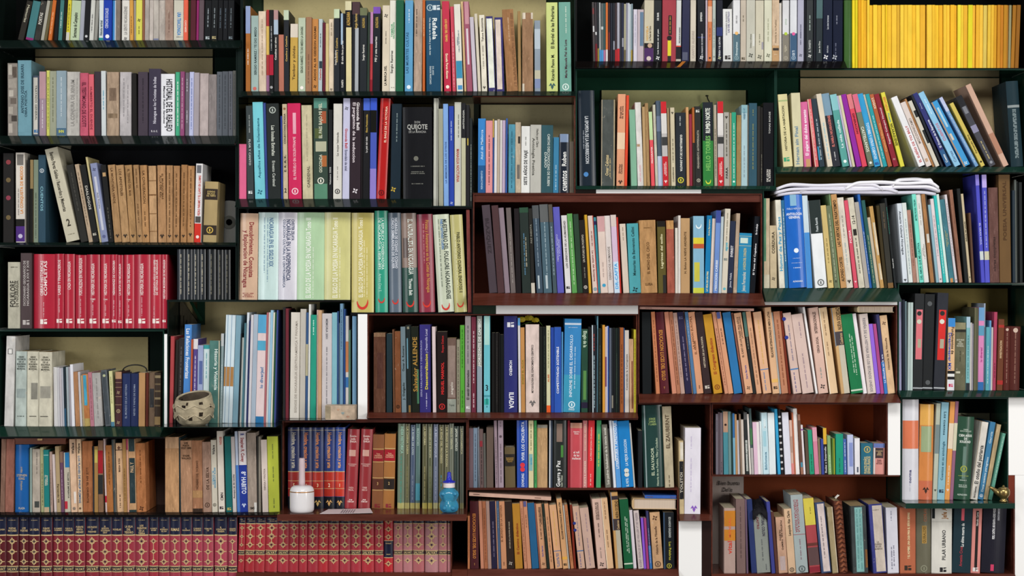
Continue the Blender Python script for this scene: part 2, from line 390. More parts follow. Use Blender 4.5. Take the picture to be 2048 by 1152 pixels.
1484 -36 72 210 p e3d3c8|t *CIENCIA Y POLITICA;8a7a70;.4;.7;u;.25
1558 -44 134 170 pg c3cc4c|l 6a7440;.1;.3|l 6a7440;.4;.6|l 6a7440;.82;.95
1698 -30 44 200 p dcdcda
V I 480 0 .17098 1070
62 0 56 68 p a5672f|b 0;.32;8fa0c4|l e8d8c8;.5;.7
126 0 86 180 pg 9fb4ae|t SERGIO RAMIREZ / TE DIO MIEDO;3a4a4c;.15;.78;u;.3;.6|e .96;c86a60;o
218 -36 88 130 po d8c3ac|l a89078;.1;.8
306 -2 36 112 p b03c3c|b .2;.55;d8b45c|b .8;1;9a6a8c
344 -6 48 116 p 191a1c|l b8b8b8;.2;.5|b .55;.8;b02038|e .95;e0e0e0;r
398 -4 54 118 p 2a2a2c|b 0;.12;b08a88|b .12;.3;a8b8c8|t Catalina mi alma;e0dcd4;.3;.65;u;.35;.4
452 -4 60 404 p b3705c
514 -18 60 118 p 23262b|b 0;.12;c2cfb4|t Catalina y Catalina;c8a860;.3;.65;u;.3;.5
578 10 90 276 p c5a04c|b 0;.2;dcd0c0|t Tambor y olvido;5a4220;.3;.85;u;.3
680 2 86 208 pg b9c5ac|t SERGIO RAMIREZ / TE DIO MIEDO LA SANGRE;56604e;.12;.75;u;.32|e .95;f0e8e0;o
766 6 68 200 p 9d7457|l 7a5640;.5;.9
838 2 72 218 p c08347|t ADIOS AL SR GEDEON ADAMS;4c3018;.1;.85;u;.32|e .93;2a2018;x
912 6 46 220 p b3c0c2|t Catalina;b84a40;.65;.88;u;.4|l 3a4a50;.2;.4|q .58;.68;.2;.95;2b3a44
964 4 34 264 p 5f2030
998 4 36 274 p cdbb84
1036 14 58 220 po d9c7ae|e .97;2a2018;x|l 8a7a64;.05;.25
1098 0 66 106 p 22262c|b 0;.11;c2d0ae|t Catalina y Catalina;c8a860;.35;.65;u;.3;.5|t Sergio Ramirez;d4d0c8;.5;.68;u;.28;.3
1168 2 58 156 pg 1b1e24|q 0;.4;.2;.6;9db4c8|t *El cielo llora por mi;dcd8d0;.35;.65;u;.35|t PLANETA;dcd8d0;.85;.95;u;.35
1228 -6 74 10 p 25221c|b 0;.1;d8d0a8|b .1;.29;16181c|q .29;1;.15;1;d9cc9a|t ALFAGUARA;c8a04a;.12;.27;u;.5
1304 8 90 18 p 1b1d22|b 0;.14;4a3438|t Sergio Ramirez;c8a860;.13;.3;u;.3|q .29;1;.4;.85;a8acb0
1398 4 86 90 pg 262a2e|b 0;.09;6a7050|t ALFAGUARA;b89a4c;.12;.24;u;.4|t Sergio Ramirez;d4d0c8;.44;.63;u;.28
1484 14 34 140 p 2c3a30
1514 20 34 136 p b03a40|b 0;.4;b884a8|b .85;1;8a1a28
1548 10 84 76 pg 1d2026|b 0;.08;7a4fae|t ALFAGUARA;b89a4c;.12;.25;u;.4|t Mil y una muertes;d4d0c8;.35;.65;u;.3;.4
1660 44 86 60 pg dacdb6|t *LA MARCA DEL;26221e;.70;.93;u;.32;.45|l 6a6258;.3;.45;.5|e .12;2a2622;x
1746 50 72 -10 p e3e0d2|t *TAMBOR/OLVIDADO;2f9a66;.22;.44;u;.6|t Sergio Ramirez;3a3a36;.55;.8;u;.35;.35|l 8a867a;.95;.97
1820 6 90 -30 p 1d5c40
1924 6 96 -40 pg 5d9cc4|t LAS MUERTES CULTAS;2a5a7c;.35;.8;u;.3;.3|l d0e0ea;.1;.25;.5|e .95;dce8f0;o
V I 800 0 .17098 1050
160 10 92 -30 wo b09a88|l 4a4038;.1;.4;.3
262 2 30 -30 p c0622c|l f0d0a0;.2;.4
306 -8 170 -30 pg 1f4a66|e .08;c8d4d8;s;.75|e .08;9ab0b8;r;.3|t Rafaela;dfe6e4;.19;.43;d;.3;.62|t Una danza en la colina y nada mas;b8c8cc;.19;.6;d;.12;.3|t DE ARES;b8c8cc;.72;.82;d;.1;.48|t FANOR MARCANO;b8c8cc;.72;.92;d;.12;.3
478 -4 16 100 b c8b890
516 -30 84 12 pg bd2f48|t *LOS HIJOS DEL TIEMPO;e8c060;.2;.45;d;.3|t Escuela Perez Alonso;f4e2c0;.58;.86;d;.32|e .95;f0dcd0;o
612 -28 44 72 p c94a5c|l e8a8b0;.3;.95
664 -36 74 48 p dcd8cc|q .65;.85;.05;.98;3b8cae|q .93;.98;.2;.9;4a90c0|t LA MAGIA DEL RITMO/POEMAS;5a7a8c;.25;.6;d;.4
752 -40 24 12 b d8b888
784 -52 66 14 p 9c5468|q 0;.25;.2;.9;c08a94|q .3;.7;.3;.65;d8c8d0
858 -46 46 198 p c5bcc6
896 -34 10 220 p a04a3c
914 -46 34 158 p cfc6b2
958 -34 62 172 po ded7c4|t Tahoe Economia;4a443c;.04;.35;u;.35|l 8a8478;.4;.7|e .95;3a3630;d
1036 -36 82 186 po 38346a|q .03;.95;.1;.9;e2e4d6
1130 -26 92 200 po 3c3870|q .03;.97;.1;.75;d9c9bc
1250 -60 130 104 wo a0744e|l c8a888;.1;.4|l 7a5438;.05;.95;.75|l 7a5438;.05;.95;.88
1384 -10 34 130 p 9d7d50
1430 0 126 148 wo 9b785a|q 0;.08;0;.3;d4c8b4|q .9;1;0;.2;d4c8b4|q 0;.08;.8;1;d4c8b4
1576 -4 68 236 p 8b97a2|b .12;.4;b0bcc4|b .7;.82;bcb8a0|b .82;.95;7f8cae
1716 -6 132 26 pg c8d283|t *El Burdel de las Pedrarias;232a18;.04;.52;u;.28;.55|t Ricardo Pasos M.;232a18;.58;.88;u;.26;.55|e .94;35585c;d
1870 -14 136 24 pg 6fa394|t Maria Manuela Piel de Luna;4c2a38;.42;.85;u;.2;.55|l c8d8c8;.05;.35;.6|e .95;d0e0d8;r
V J 470 185 .20397 1040
36 0 74 506 p e0668e
120 -30 64 130 pg 3d4546|t FLOR Y CANTO;c8ccc8;.35;.65;d;.26|l 9aa09e;.1;.3|e .93;d8dcd8;s
196 -44 102 92 pg 79cbd6|t Aquellos años de Solentiname;2a6a7c;.15;.8;u;.22|e .93;2a6a7c;x
298 -34 26 100 p 3a4a8c
326 -22 122 106 pg 2b2f2e|e .07;a8b0a8;r|t *Las Insulas Extrañas;c8ccc0;.23;.55;d;.26|t Ernesto Cardenal;b8bcb4;.6;.87;d;.22
452 -8 16 230 p 2a3c8c
472 -30 46 112 po bfae90|t *E. R. A. K.;2a2620;.53;.72;u;.4|t COLECCION POESIA;3a342a;.1;.42;u;.35|t 2;2a2620;.91;.5;h|e .05;8a5a38;o
526 -14 126 104 pg cf2e5c|t *EL PAÑUELO EN SOLENTINAME;f0b8c4;.35;.8;u;.2|q .1;.32;.4;.65;e8a8b8|e .92;f0c8d0;r
664 -14 100 124 po c9bf9c|t CARDENAL;6a6450;.65;.88;u;.25;.6|l a8a084;.1;.6;.5
772 -6 140 26 pg 3a4a40|q 0;.1;.05;.95;5a9080|q .13;.25;.5;.9;a85a3c|q .43;.53;.15;.9;b8b89c|q .57;.68;.55;.92;b06a3c|q .85;1;.05;.95;5a8a70|q .3;.4;.1;.6;55603a|t *EL PAIS BAJO MI PIEL;c8ccb4;.05;.4;u;.22|t GIOCONDA;c8ccb4;.56;.74;u;.2|e .82;d8d8c8;r
914 0 38 168 p 1c1e20|t Vaticano 2222;c8c8c4;.53;.95;u;.36
960 4 84 108 p d7d4ca|t La mujer habitada;6f6c66;.3;.55;u;.22|l 8f8c86;.66;.8|e .92;3a3a38;r
1050 10 68 36 pg c9c9e2|t Gioconda Belli;b8383c;.3;.5;d;.35|t Escandalo de miel;5a5a74;.51;.72;d;.35|e .1;3a3a44;x
1124 6 104 36 pg 34292f|t Gioconda Belli;e4dcdc;.04;.32;d;.26;.74|t El pergamino de la seduccion;d8ccd0;.04;.64;d;.26;.38|e .92;e0d8dc;x
1232 4 18 60 p 191416
1250 8 70 44 p 17171a|b 0;.12;4a6ad0|t Elena Poniatowska;c8a850;.16;.34;u;.24|t La piel del cielo;d8d4d0;.38;.54;u;.24
1320 10 62 44 pg 4a5ab4|b 0;.12;3a58c8|b .12;.34;14140f|b .7;1;8f7fc8
1384 44 96 36 hg b51f1e|t *EL BAILE DE LA VICTORIA;f0d0b8;.08;.44;u;.2;.65|l 5a0f0f;.1;.36;.35|e .94;5a0f0f;r
1520 16 98 108 pg 1f2c36|l 8a9a9a;.1;.4;.55|e .9;c8a83c;x;.3
V J 800 185 .20397 1100
30 -6 288 140 hg 17171a|t DON;8f8f8c;.165;.2;h|t QUIJOTE;b0b0aa;.215;.7;h|t DE LA MANCHA;8f8f8c;.27;.6;h|e .56;6a6a60;o;.45|l 77776f;.64;.66|l 77776f;.7;.74|l 77776f;.83;.85
V J2 800 185 .20397 1115
326 4 46 38 p bcbcb0|q 0;1;.6;.8;8a8a80
380 -4 44 160 p 9fa08c
430 -12 48 112 p 7ea6dc|t LA MEMORIA DE LOS OTROS;3a5a94;.35;.8;u;.3
480 -4 50 132 pg 2f48a6|l a8b8e0;.15;.35|e .97;c8d0e8;x
534 0 66 94 p c6c7ba|t *MANAGUA NOCTURNA;b04a40;.45;.77;d;.4|l 55564c;.12;.35;.6
602 0 42 104 p 1f1f22|b .34;1;b9b898|t ANTOLOGIA;c8c8c0;.05;.27;u;.35
646 0 34 120 p 232326|q .33;.4;.4;.7;c8b048
682 6 66 250 pg 2a2e2d|l 9aa49c;.3;.95
V J3 800 185 .20397 985
764 2 76 254 pg 3d82c4|t Azul de Mallorca;bcd8ee;.15;.55;u;.28|b .63;1;28588c|t RENACIMIENTO;a8c4dc;.7;.95;u;.22
840 12 66 276 p d98f90|l 5a2a30;.2;.9
908 2 14 260 p 2c4c8c|b 0;.25;c0a050
922 6 28 274 p d8d4d4
950 6 24 262 p b9a996
976 6 24 270 p d4d0cc
1002 4 32 272 p b8a4bc
1034 6 16 254 p 33589c
1052 2 10 254 p c0a050
1062 8 66 312 po 4f8fa4|l 2a5a6c;.1;.95
1132 0 56 292 wo bfae96|q .2;.3;.5;.9;3a3630|q .6;.8;.3;.8;77716a
1186 6 88 328 p e2e2de|t *SIETE AÑOS DE VIAJE;26262a;.36;.88;u;.34|l 8a8a86;.16;.3;.5
1276 8 108 316 p b9b7ae|t Antologia Poetica;55544e;.06;.88;d;.22;.3|t Hecho por Claro;55544e;.06;.33;d;.2;.65
1384 4 114 320 pg 34555c|t CARTAS DESCONOCIDAS DE RUBEN/DARIO;c0cac4;.13;.9;d;.5
1500 8 54 438 p 3a7da2|l a8c8d8;.5;.95
1556 12 100 406 hg 1d2430|q .0;.14;.1;.9;7a8ca8|t cuentos;e4e4e0;.62;.97;u;.55|t Ruben;e4e4e0;.3;.55;u;.4
1662 6 48 480 p 5c5348
V K 470 410 .234375 812
22 42 164 70 hg d7b498|t Descubrimiento, Conquista;8a2f32;.1;.74;d;.24;.66|t y Exploracion de Nicaragua;8a2f32;.2;.86;d;.24;.34|l 8a2f32;.92;.99;.5
190 54 172 62 eg cbe3df|t *NICARAGUA EN EL SIGLO XIX;4c6f94;.06;.62;d;.2;.66|l 7f9cb0;.06;.8;.48|l 7f9cb0;.06;.7;.32
364 36 158 62 eg dcd9e2|t *NICARAGUA EN LA INDEPENDENCIA;3a4664;.08;.78;d;.22;.55|t CHESTER ZELAYA;3a4664;.08;.32;d;.14;.78|t COLECCION CULTURAL DE CENTROAMERICA;5a6680;.08;.86;d;.12;.32
524 38 232 62 eg b3d3a9|t EL SIGLO DE LA POESIA EN NICARAGUA Tomo III;f0f4ea;.06;.98;u;.18;.42|l dce8d4;.4;.98;.6
758 26 222 62 eg cfcb88|t EL SIGLO DE LA POESIA EN NICARAGUA Tomo II;f4f2dc;.06;.98;u;.18;.42|l ece8c4;.4;.98;.6
V K2 470 410 .234375 918
992 0 190 66 eg c9bb6a|t EL SIGLO DE LA POESIA EN NICARAGUA Tomo I;f4f0d4;.05;.85;u;.18;.42|l ece4b4;.28;.85;.58|l ece4b4;.35;.85;.7|e .9;d03a30;u
1196 -6 108 48 eg 2f9f82|t *LA REPUBLICA CONSERVADORA/DE NICARAGUA 1858-1893;cfe8dc;.07;.58;d;.5|t Arturo Cruz S.;a8d8c8;.62;.8;d;.2;.4|e .87;d03a30;u
1316 -10 106 66 eg 5d6a78|t *NICARAGUA DE OCEANO A OCEANO/CINCO SEMBLANZAS DE SQUIER;d8dce4;.05;.56;d;.5|e .88;d03a30;u
1432 -24 130 68 eg 274a40|b 0;.55;8a7468|q .25;.45;.1;.5;5a4a44|t *EL NATURALISTA EN NICARAGUA;dce4dc;.06;.62;d;.3;.6|t Thomas Belt;dce4dc;.66;.83;d;.22;.55|e .9;d03a30;u
1570 -24 136 76 eg 8e2f42|t Piratas y Aventureros en las Costas de Nicaragua;c08a4c;.06;.8;d;.2;.65|l c88a90;.1;.5;.42|e .9;d03a30;u
1734 -48 136 76 eg c9d0b8|t *MUESTRARIO DEL FOLKLORE NICARAGUENSE;2f3a34;.05;.87;d;.26;.72|t PABLO ANTONIO CUADRA;3f78b8;.05;.36;d;.14;.52|l 6a7464;.05;.75;.34|e .93;d03a30;u
1874 -42 106 80 eg bdb676|t PABLO ANTONIO CUADRA. ENSAYOS II;3c3a28;.18;.8;d;.24;.6|l e8e4b8;.2;.75;.35|e .91;d03a30;u
1988 -16 36 40 wo 7a3d38
V G 0 1020 .234375 674
-56 0 102 50 e 5f2026|S G;*;ANTOLOGIA
50 0 102 50 e 5a1c22|S G;;POETAS MAYORES
156 0 86 50 e 5c1d24|S G;;LOS POETAS
245 0 92 50 e 601e26|S G;;LA VIDA
345 0 96 50 e 7a2630|S G;;FUENTE OVEJUNA
443 0 90 50 e 842a34|S G;;EL HOMBRE DE MONDE
537 0 92 50 e 8c2e38|S G;;FUENTE EL LAZARILLO
632 0 90 50 e 8f2e3a|S G;;PUENTE PEPITA JIMENEZ
724 0 114 50 e 902e3a|S G;;LOS PAZOS Y PASIONES
842 0 106 50 e 98323e|S G;;EL RETRATO DE DORIAN GRAY
950 0 90 50 e 9a3440|S G;;NOVELAS
1042 0 106 50 e a03845|S G;;LA ISLA DEL TESORO
1150 0 112 50 e a03a48|S G;*;LOS CUENTOS DE LA TIERRA
1266 0 80 50 e aa3542|S G;;LA BARCA SIN RED
1350 0 92 50 e a53c4a|S G;*;LA METROPOLI DEL SUR
1446 0 90 50 e a83f4e|S G;;RIMAS
1540 0 92 50 e ac4250|S G;;EL ESCANDALO
1636 0 90 50 e a83f50|S G;;EL MUNDO ES ANCHO
1730 0 88 50 e b04656|S G;;POEMA DEL CID
1824 0 116 50 e b04858|S G;*;EL LICENCIADO VIDRIERA
1946 0 76 50 e a84454|S G;;GRANDES NOVELAS
V H 460 1010 .234375 572
64 18 54 97 e a82e38|S H
118 24 88 97 e ac3038|S H
206 22 84 97 e b0343c|S H
292 20 104 97 e b0343c|S H
402 14 92 97 e ae3440|S H
496 12 86 97 e aa323c|S H
586 10 68 97 e b0343e|S H
656 8 90 97 e ac3440|S H
748 6 88 97 e b83038|S H
838 4 88 97 e b23640|S H
930 4 94 97 e ac3844|S H
1028 2 88 97 e b23844|S H
1122 0 110 97 e b8343e|S H
1236 -2 74 97 e b03844|S H
1310 0 80 97 e c02830|S K
1396 0 76 97 e b87074|S H
1476 0 78 97 e bc7c80|S H
1558 0 100 97 e b8686c|S H
1664 0 112 97 e b88084|S H
1780 0 74 97 e b87478|S H
1858 0 30 97 e bc7c80|S H
V La 320 590 .234375 1094
66 14 52 352 p b0484a
110 30 24 385 p 2a2622
140 26 44 370 p 2e2a2a|l 6a6664;.1;.8
188 28 62 252 pg 4d86c8|t *Las Relaciones Fronterizas;e8eef4;.04;.55;d;.5
250 36 14 380 p c05a38
266 36 40 376 p 5a4a8c|b 0;.12;e4e0e0|l d8d4e4;.2;.9
312 10 46 430 p 9eaacb|q .2;.5;.3;.9;5a6aa0|q .6;.8;.1;.7;c8d0e0
360 14 52 428 p ccdcdc|b 0;.05;3a9a9a|l 5aa0a8;.1;.45
415 8 88 390 po 4f7a72|t Historia y Violencia;dce8e0;.1;.6;d;.3;.65|q 0;1;.88;1;c4bca4
505 14 44 330 p 8fa2a4|l c8d4d4;.35;.95|b 0;.14;c0c4c4
V La 320 590 .234375 1094
530 66 84 170 m d3e2e8|q .48;.66;.0;1;b0824e|q 0;1;.2;.26;8aa8c0|q 0;1;.6;.66;8aa8c0
614 62 46 174 p 7fa4b4
662 44 10 330 b 23282c
674 38 16 365 b e0e2da
692 42 16 240 b 4a7480
710 46 20 150 b d8e0e6
732 36 14 220 b 2a3260
748 32 22 170 b d4d0d4
772 36 40 165 p aab8c6
812 26 70 168 pg e6d0cf|b 0;.17;5ca8d0|b .24;.33;58a8c8|t lo diverjas!;4a7aa8;.48;.68;u;.35;.6|b .94;1;2f74a8
884 32 16 150 b b06a70
900 26 16 150 b e2e2de
916 34 24 130 b 9cc4dc
942 30 14 150 b dcd8c4
956 26 14 155 b 2c5a3a
970 24 12 130 b 42508c
V Lb 320 590 .234375 1052
1030 -4 66 106 h 2b2829
1098 0 10 130 p 1a1818
1070 40 34 116 p 6e2a34
1100 40 84 148 pg ddd6ca|t *SIGNOS DE NICARAGUA CENTROAMERICA Y PANAMA;a89f94;.08;.95;u;.24;.62
1186 40 50 120 p c3bdb2
1236 38 22 150 p 3c5a84|b .3;.6;b8b090
1258 38 18 80 b e6e6e0
1280 40 48 170 h 2a9c82|l c8ece0;.05;.2
1332 40 14 128 b e2c4b8
1346 38 30 130 p c8a27c
1378 34 86 158 p cdc6c6|t MEMORIA 2001;6a6a70;.05;.25;d;.2;.5|l 77747a;.32;.9;.5
1464 36 44 150 p 84b8c4
1508 30 12 140 b 3a5a8c
1522 28 12 240 b 5a6c80
1534 30 26 74 p 6f94b0|l 2a3a50;.05;.4
1562 28 18 120 b 2b4a80
1582 24 26 180 b c4c0bc|b .25;.55;bc7a50|b .6;.7;3a70a8
1608 24 16 300 b 5a7a6a
V Lc 320 590 .234375 1052
1640 8 46 165 hg 6c95b4
V M 725 620 .191 1068
116 0 122 240 wo 5f3c2c|b 0;.05;8a6a50|q .25;.7;.3;.8;54332a
250 0 60 248 p 1f3036
322 -10 16 205 p 6d4a34
342 -8 62 224 po 7c4a2c|e .93;2a1c14;r
410 -18 50 176 p 70828a|t Oscar A. Romero;26302f;.22;.52;u;.4|t J. Delgado;26302f;.65;.85;u;.4
462 -14 52 160 pg 242c2c|t 15;c8c0a0;.03;.5;h|q .15;.5;.2;.45;6c98a8|q .92;1;.4;.8;8a6a3c
518 -14 80 174 pg 20241c|t Salvador ALLENDE;a8803c;.12;.76;u;.55|q .5;.9;.7;.95;4a7a5c
600 -4 114 154 p 352f74|t SERIE PARLAMENTOS Y DEMOCRACIA;9a98c0;.02;.98;u;.14;.15|t *Descentralizacion;e0d448;.33;.74;u;.24;.62|t y Desarrollo Local;b8b4d0;.05;.32;u;.2;.62|l b8b4d0;.78;.96;.62
736 -10 36 176 p d8c4c4
778 0 110 228 pg 241b1a|t MIGUEL MARMOL;d83030;.38;.78;u;.26;.55|t Roque Dalton;b82c2c;.05;.26;u;.2;.55|e .93;b82c2c;r
888 0 92 296 po 6a544a|q .1;.8;.1;.9;8d7a70|b .82;1;8f9488|t angelo;d0c8bc;.55;.8;u;.25|t Topaz;5a6058;.9;.6;h
984 0 36 312 p 94907a|l 4a4638;.1;.9
1024 -6 46 160 pg 58a53c|l 2f6a20;.05;.5|l 2f6a20;.75;.95
1074 0 60 50 pg 9c9494|t *El sentir democratico;2a2a2c;.56;.87;u;.42|l 55525a;.1;.5|e .95;e0dcdc;s
1140 0 48 72 p 6c2c3c|l d8c0c4;.15;.7|l d8c0c4;.8;.95
1198 0 54 42 p 8c9aa4|t ¿HORIZONTE DE CAMBIO?;e0e4e0;.03;.53;u;.5|b 0;.52;8d9088
1270 0 66 36 pg 6fbfca|t 3;1a2c34;.745;.5;h|b .82;.84;4f9ca8|q .0;.3;.1;.9;a8d4cc|q .86;.92;.1;.8;3ab0a0|l 1a5a64;.85;.95
1352 0 34 240 p 171514
1390 0 34 240 p 1d1a19|l 3a3634;.1;.9
1428 0 36 240 p 181615
V M 1000 620 .191 1078
0 0 40 260 pg 1a1c1c
44 -8 140 58 h 2c2f6e|e .09;d8d8e0;s|t HOMERO;e4e4ec;.46;.62;d;.2|t *ILIADA;f0f0f4;.79;.96;d;.34;.55
196 -10 24 84 p d8d4d4|b 0;.08;5c9cd0
222 -8 42 184 p c08a50|t *SOBRE EL ALCA;8a7a20;.15;.9;u;.4
270 -2 142 152 po ddc9c0|t *METODOLOGIA DEL CONOCIMIENTO CIENTIFICO;4a4442;.23;.78;u;.14|e .9;6a6664;d
414 0 32 180 pg 22241f
446 0 38 180 pg 1c201d|l 3a4438;.1;.9
488 -4 42 166 p d2cfa8|l 8a8a60;.05;.5|b .92;1;e05c28|t ALBE;c86030;.55;.66;u;.4
534 -4 34 184 pg 2c489c
570 -2 72 180 pg 3158b0|t *COMPETITIVIDAD SOSTENIBLE;e8ecf4;.23;.78;u;.32
644 2 16 232 b 5a9ccc
662 34 176 92 pg 3c86c0|b .6;1;3f98b8|b .045;.065;d4e0ee|l d4e0ee;.09;.1|t INFORME SOBRE EL DESARROLLO;cfe0ee;.17;.84;u;.16;.42|l bcd8ea;.3;.75;.65|e .92;d4e8ee;r|t PNUD;d4e8ee;.97;.35;h
850 8 70 202 pg 2c4c3c|t *Elogio de la;c4d8c0;.02;.22;d;.5;.55|q .5;.85;.3;.75;5a8a4c|b .88;.95;2a2438
926 0 34 180 p 161717
968 -6 44 160 p 20242a|q 0;1;.0;.25;c8d4da|l a84038;.1;.3|l 9ab8c0;.35;.95
1014 14 12 56 b 6f9cac
1028 4 34 196 p 22261f|l 55584c;.2;.9
1074 0 26 158 p d89a3c
1102 0 16 178 b cbbaba|b .35;.7;7a4a70
1120 0 22 170 b 3d62b8|q 0;1;.0;.4;d8dcec
1146 0 22 190 p 5a6272
1170 0 18 190 p 1e2226|q .8;.95;.1;.9;8a8678
1190 0 22 190 p 181b1d
1214 0 20 190 p 24302a|l 5a6a5c;.3;.9
1236 -2 18 190 p 15181a
1256 -20 42 186 p a05a30|l 5a2c14;.2;.9
1298 -22 12 190 p 2c5488
1304 -6 48 214 p cdc4bc|t *Controlando la Corrupcion;55504c;.22;.8;u;.35
1358 -6 76 306 wo c8a07c|q .3;.95;.55;.85;7a4228
1404 0 36 206 p d9cb40|l 6a6420;.1;.9
V N 555 825 .19043 1004
104 -2 132 160 eg 232b52|b .03;.036;a89878|t Hombre, creacion y arte;b8b0a0;.06;.5;d;.32|b .545;.85;8c2622|b .54;.548;c0a870|b .655;.66;c0a870|b .75;.755;c0a870|t 5;d0b890;.71;.16;h|b .855;1;14171f|e .93;b09868;d
240 0 120 160 eg 222c56|b .03;.036;a89878|t Hombre, creacion y arte;c87848;.06;.5;d;.34|b .545;.85;9a2a22|b .54;.548;c0a870|b .655;.66;c0a870|b .75;.755;c0a870|t 4;d0b890;.71;.16;h|b .855;1;14171f|e .93;b09868;d
362 2 120 160 eg 263260|b .03;.036;a89878|t Hombre, creacion y arte;c8804c;.06;.5;d;.34|b .545;.85;a82e22|b .54;.548;c0a870|b .655;.66;c0a870|b .75;.755;c0a870|t 3;e0c8a0;.71;.16;h|b .855;1;14171f|e .93;c8a868;d
482 6 118 160 eg 2b3a74|b .03;.036;c8b898|t Hombre, creacion y arte;e09858;.06;.5;d;.34|b .545;.85;b83224|b .54;.548;d0b880|b .655;.66;d0b880|b .75;.755;d0b880|t 2;f0e0c0;.71;.18;h|b .855;1;14171f|e .93;d8a868;d
598 10 118 158 eg 3450a0|b .03;.036;c8b898|t Hombre, creacion y arte;f0b070;.06;.5;d;.34|b .545;.85;c83a28|b .54;.548;d0b880|b .655;.66;d0b880|b .75;.755;d0b880|t 1;f0e0c0;.71;.18;h|b .855;1;161a24|e .93;d8a868;d
702 36 124 174 eg 9b3036|t Enciclo-/pedia/BARSA;e8c8c0;.12;.6;h|q .26;.34;.2;.75;d0a090|t DICCIONARIO/VASQUEZ;e0b0a8;.45;.7;h|t PAZA/PEDAL;e0b0a8;.75;.45;h|t JPLM/ITEM DEF;f0d8d0;.9;.55;h
846 34 122 174 eg 943034|t Enciclo-/pedia/BARSA;e8c8c0;.12;.6;h|q .26;.34;.2;.75;d0a090|t DICCIONARIO/VASQUEZ;e0b0a8;.45;.8;h|t ORBE/MECO;e0b0a8;.75;.45;h|t JPLM/ITEM DEF;f0d8d0;.9;.55;h
988 16 116 232 h 885636|b .19;.2;c8a068|b .21;.36;8f2028|b .365;.375;c8a068|t Tomo/UNIVERSAL/ILUSTRADO;d8a080;.285;.75;h|b .58;.59;c8a068|b .6;.74;5c3226|b .745;.755;c8a068|t 3;c8a068;.66;.14;h|e .96;7a2a2c;s
1106 20 116 224 h a8703c|b .19;.2;d0b078|b .21;.36;a8202c|b .365;.375;d0b078|t Tomo/UNIVERSAL/ILUSTRADO;e8b090;.285;.75;h|b .58;.59;d0b078|b .6;.74;2c2420|b .745;.755;d0b078|t 2;d0b078;.66;.14;h|e .96;8a3038;s
V N 555 825 .19043 1036
1256 24 74 120 eg 6c7c66|t INDIA HISTORICA;9cc4b0;.03;.35;d;.36;.6|l 4a9c8c;.38;.95|b .93;1;b0a868
1334 6 50 122 eg 636246|t LA CHINA SABIA;b8b080;.03;.36;d;.36|l 8a8458;.5;.9|b .93;1;a89c5c
1390 8 50 132 eg 4c5a72|t LA ROMA DE LIVIO;b8c4c4;.03;.36;d;.36|l 8a94a0;.6;.9|b .93;1;a89c5c
1446 6 48 122 eg 54706c|t BIZANCIO;a8c0b4;.03;.28;d;.38|q .7;.9;0;1;4a90a0|b .93;1;a89c5c
1518 2 52 124 eg 5c5a3c|t LA REFORMA;c0b88c;.03;.25;d;.36|l a89c6c;.5;.9|b .93;1;b0a050
1578 0 48 124 eg 5e6248|t ORIGENES DE EUROPA;b8b490;.03;.4;d;.36|l 8a8c64;.5;.9|b .93;1;b0a050
1634 4 50 126 eg 687084|t LA BELLE EPOQUE;b8bcd0;.03;.4;d;.36|l 9aa0b4;.5;.9|b .93;1;a8a070
1692 4 52 130 eg 5a583c|t *LA EDAD DEL PROGRESO;c0b88c;.03;.46;d;.38|l 4a90a0;.6;.8|b .93;1;b0a050
1750 4 48 130 eg 66644a|t *LA EDAD DE LA RAZON;c0b88c;.03;.5;d;.38|b .93;1;b0a050
1802 4 46 118 eg 6c7060|t SIGLO VEINTE;c4c4a0;.05;.3;d;.38|b .93;1;b0a050
1852 0 52 146 eg 303c36|t *JAPON ANTIGUO;d0d4c4;.03;.3;d;.42|b .93;1;6a6440
1912 0 44 146 eg 4e5044|t LATINOAMERICA;b0ac88;.03;.34;d;.4|b .93;1;6a6440
V O 930 830 .13458 1084
56 -8 68 198 p 6f5a60
124 -12 62 195 p 77889a|l 4a5460;.1;.9
200 -10 18 185 b 8f949c
222 -30 58 212 p 6a5654|q .2;.3;.1;.8;8a3038|l 2a2224;.3;.95
282 -24 34 280 p 5f5e58
318 0 104 186 p 66564c
450 -22 44 60 p 9b868f|l 5f4f58;.25;.95
496 -10 80 55 p a3909c|l 6a5a64;.02;.1|e .24;5a4a54;o|l 6a5a64;.35;.95
598 -10 152 480 h 67583c|q .17;.47;.0;1;2b2622|t MARCELINO/MENENDEZ/PELAYO;b08a48;.31;.75;h
774 -6 166 50 hg 2a50b0|t *VIVIR LOS CINCUENTA;e4e8f0;.02;.6;u;.26;.55|e .665;d83a44;o;.5|e .73;d83a44;o;.5|t DOWLING;e4e8f0;.79;.99;u;.22;.52
946 -2 74 55 p dcd3a4|q .5;.75;.1;.8;8ab8b4|l 7a7a5c;.05;.45|t de bien;4aa0c0;.55;.66;u;.4
1030 -4 38 55 p 4aa05c|l 2a6a3c;.1;.95
1072 0 154 150 wo c39c70|b 0;.05;9a9488
1250 6 20 55 p c8ccd0
1272 4 26 55 p 3a4454
1304 6 214 50 hg 2d302e|q .05;.32;.25;.65;8a7468|q .37;.55;.55;.72;4f8a44|t *Guerra y Paz;e8e8e4;.6;.99;u;.26;.38|t Leon Tolstoi;c8ccb8;.82;.99;u;.12;.62
1526 0 34 75 p 8a2430
1562 4 184 120 hg c85058|b 0;.08;c89078|t Alejandro/Dumas;f0d8d4;.15;.5;h|t el rufi/de las/muñecas;f4e0dc;.5;.7;h
1750 4 82 52 p cc8080|t *BUSCANDO UNA HISTORIA;e8d0b8;.05;.45;u;.32|t PUENTE B APRENDER;f0dcc8;.6;.98;u;.34
1818 14 98 55 pg e03c42|t *LA PERCEPCION CUIDADA;f0c8c0;.1;.6;u;.2|l f0c0b8;.8;.98
V O 1180 800 .21259 828
58 6 44 180 p 4fa06c|l d8d860;.2;.7
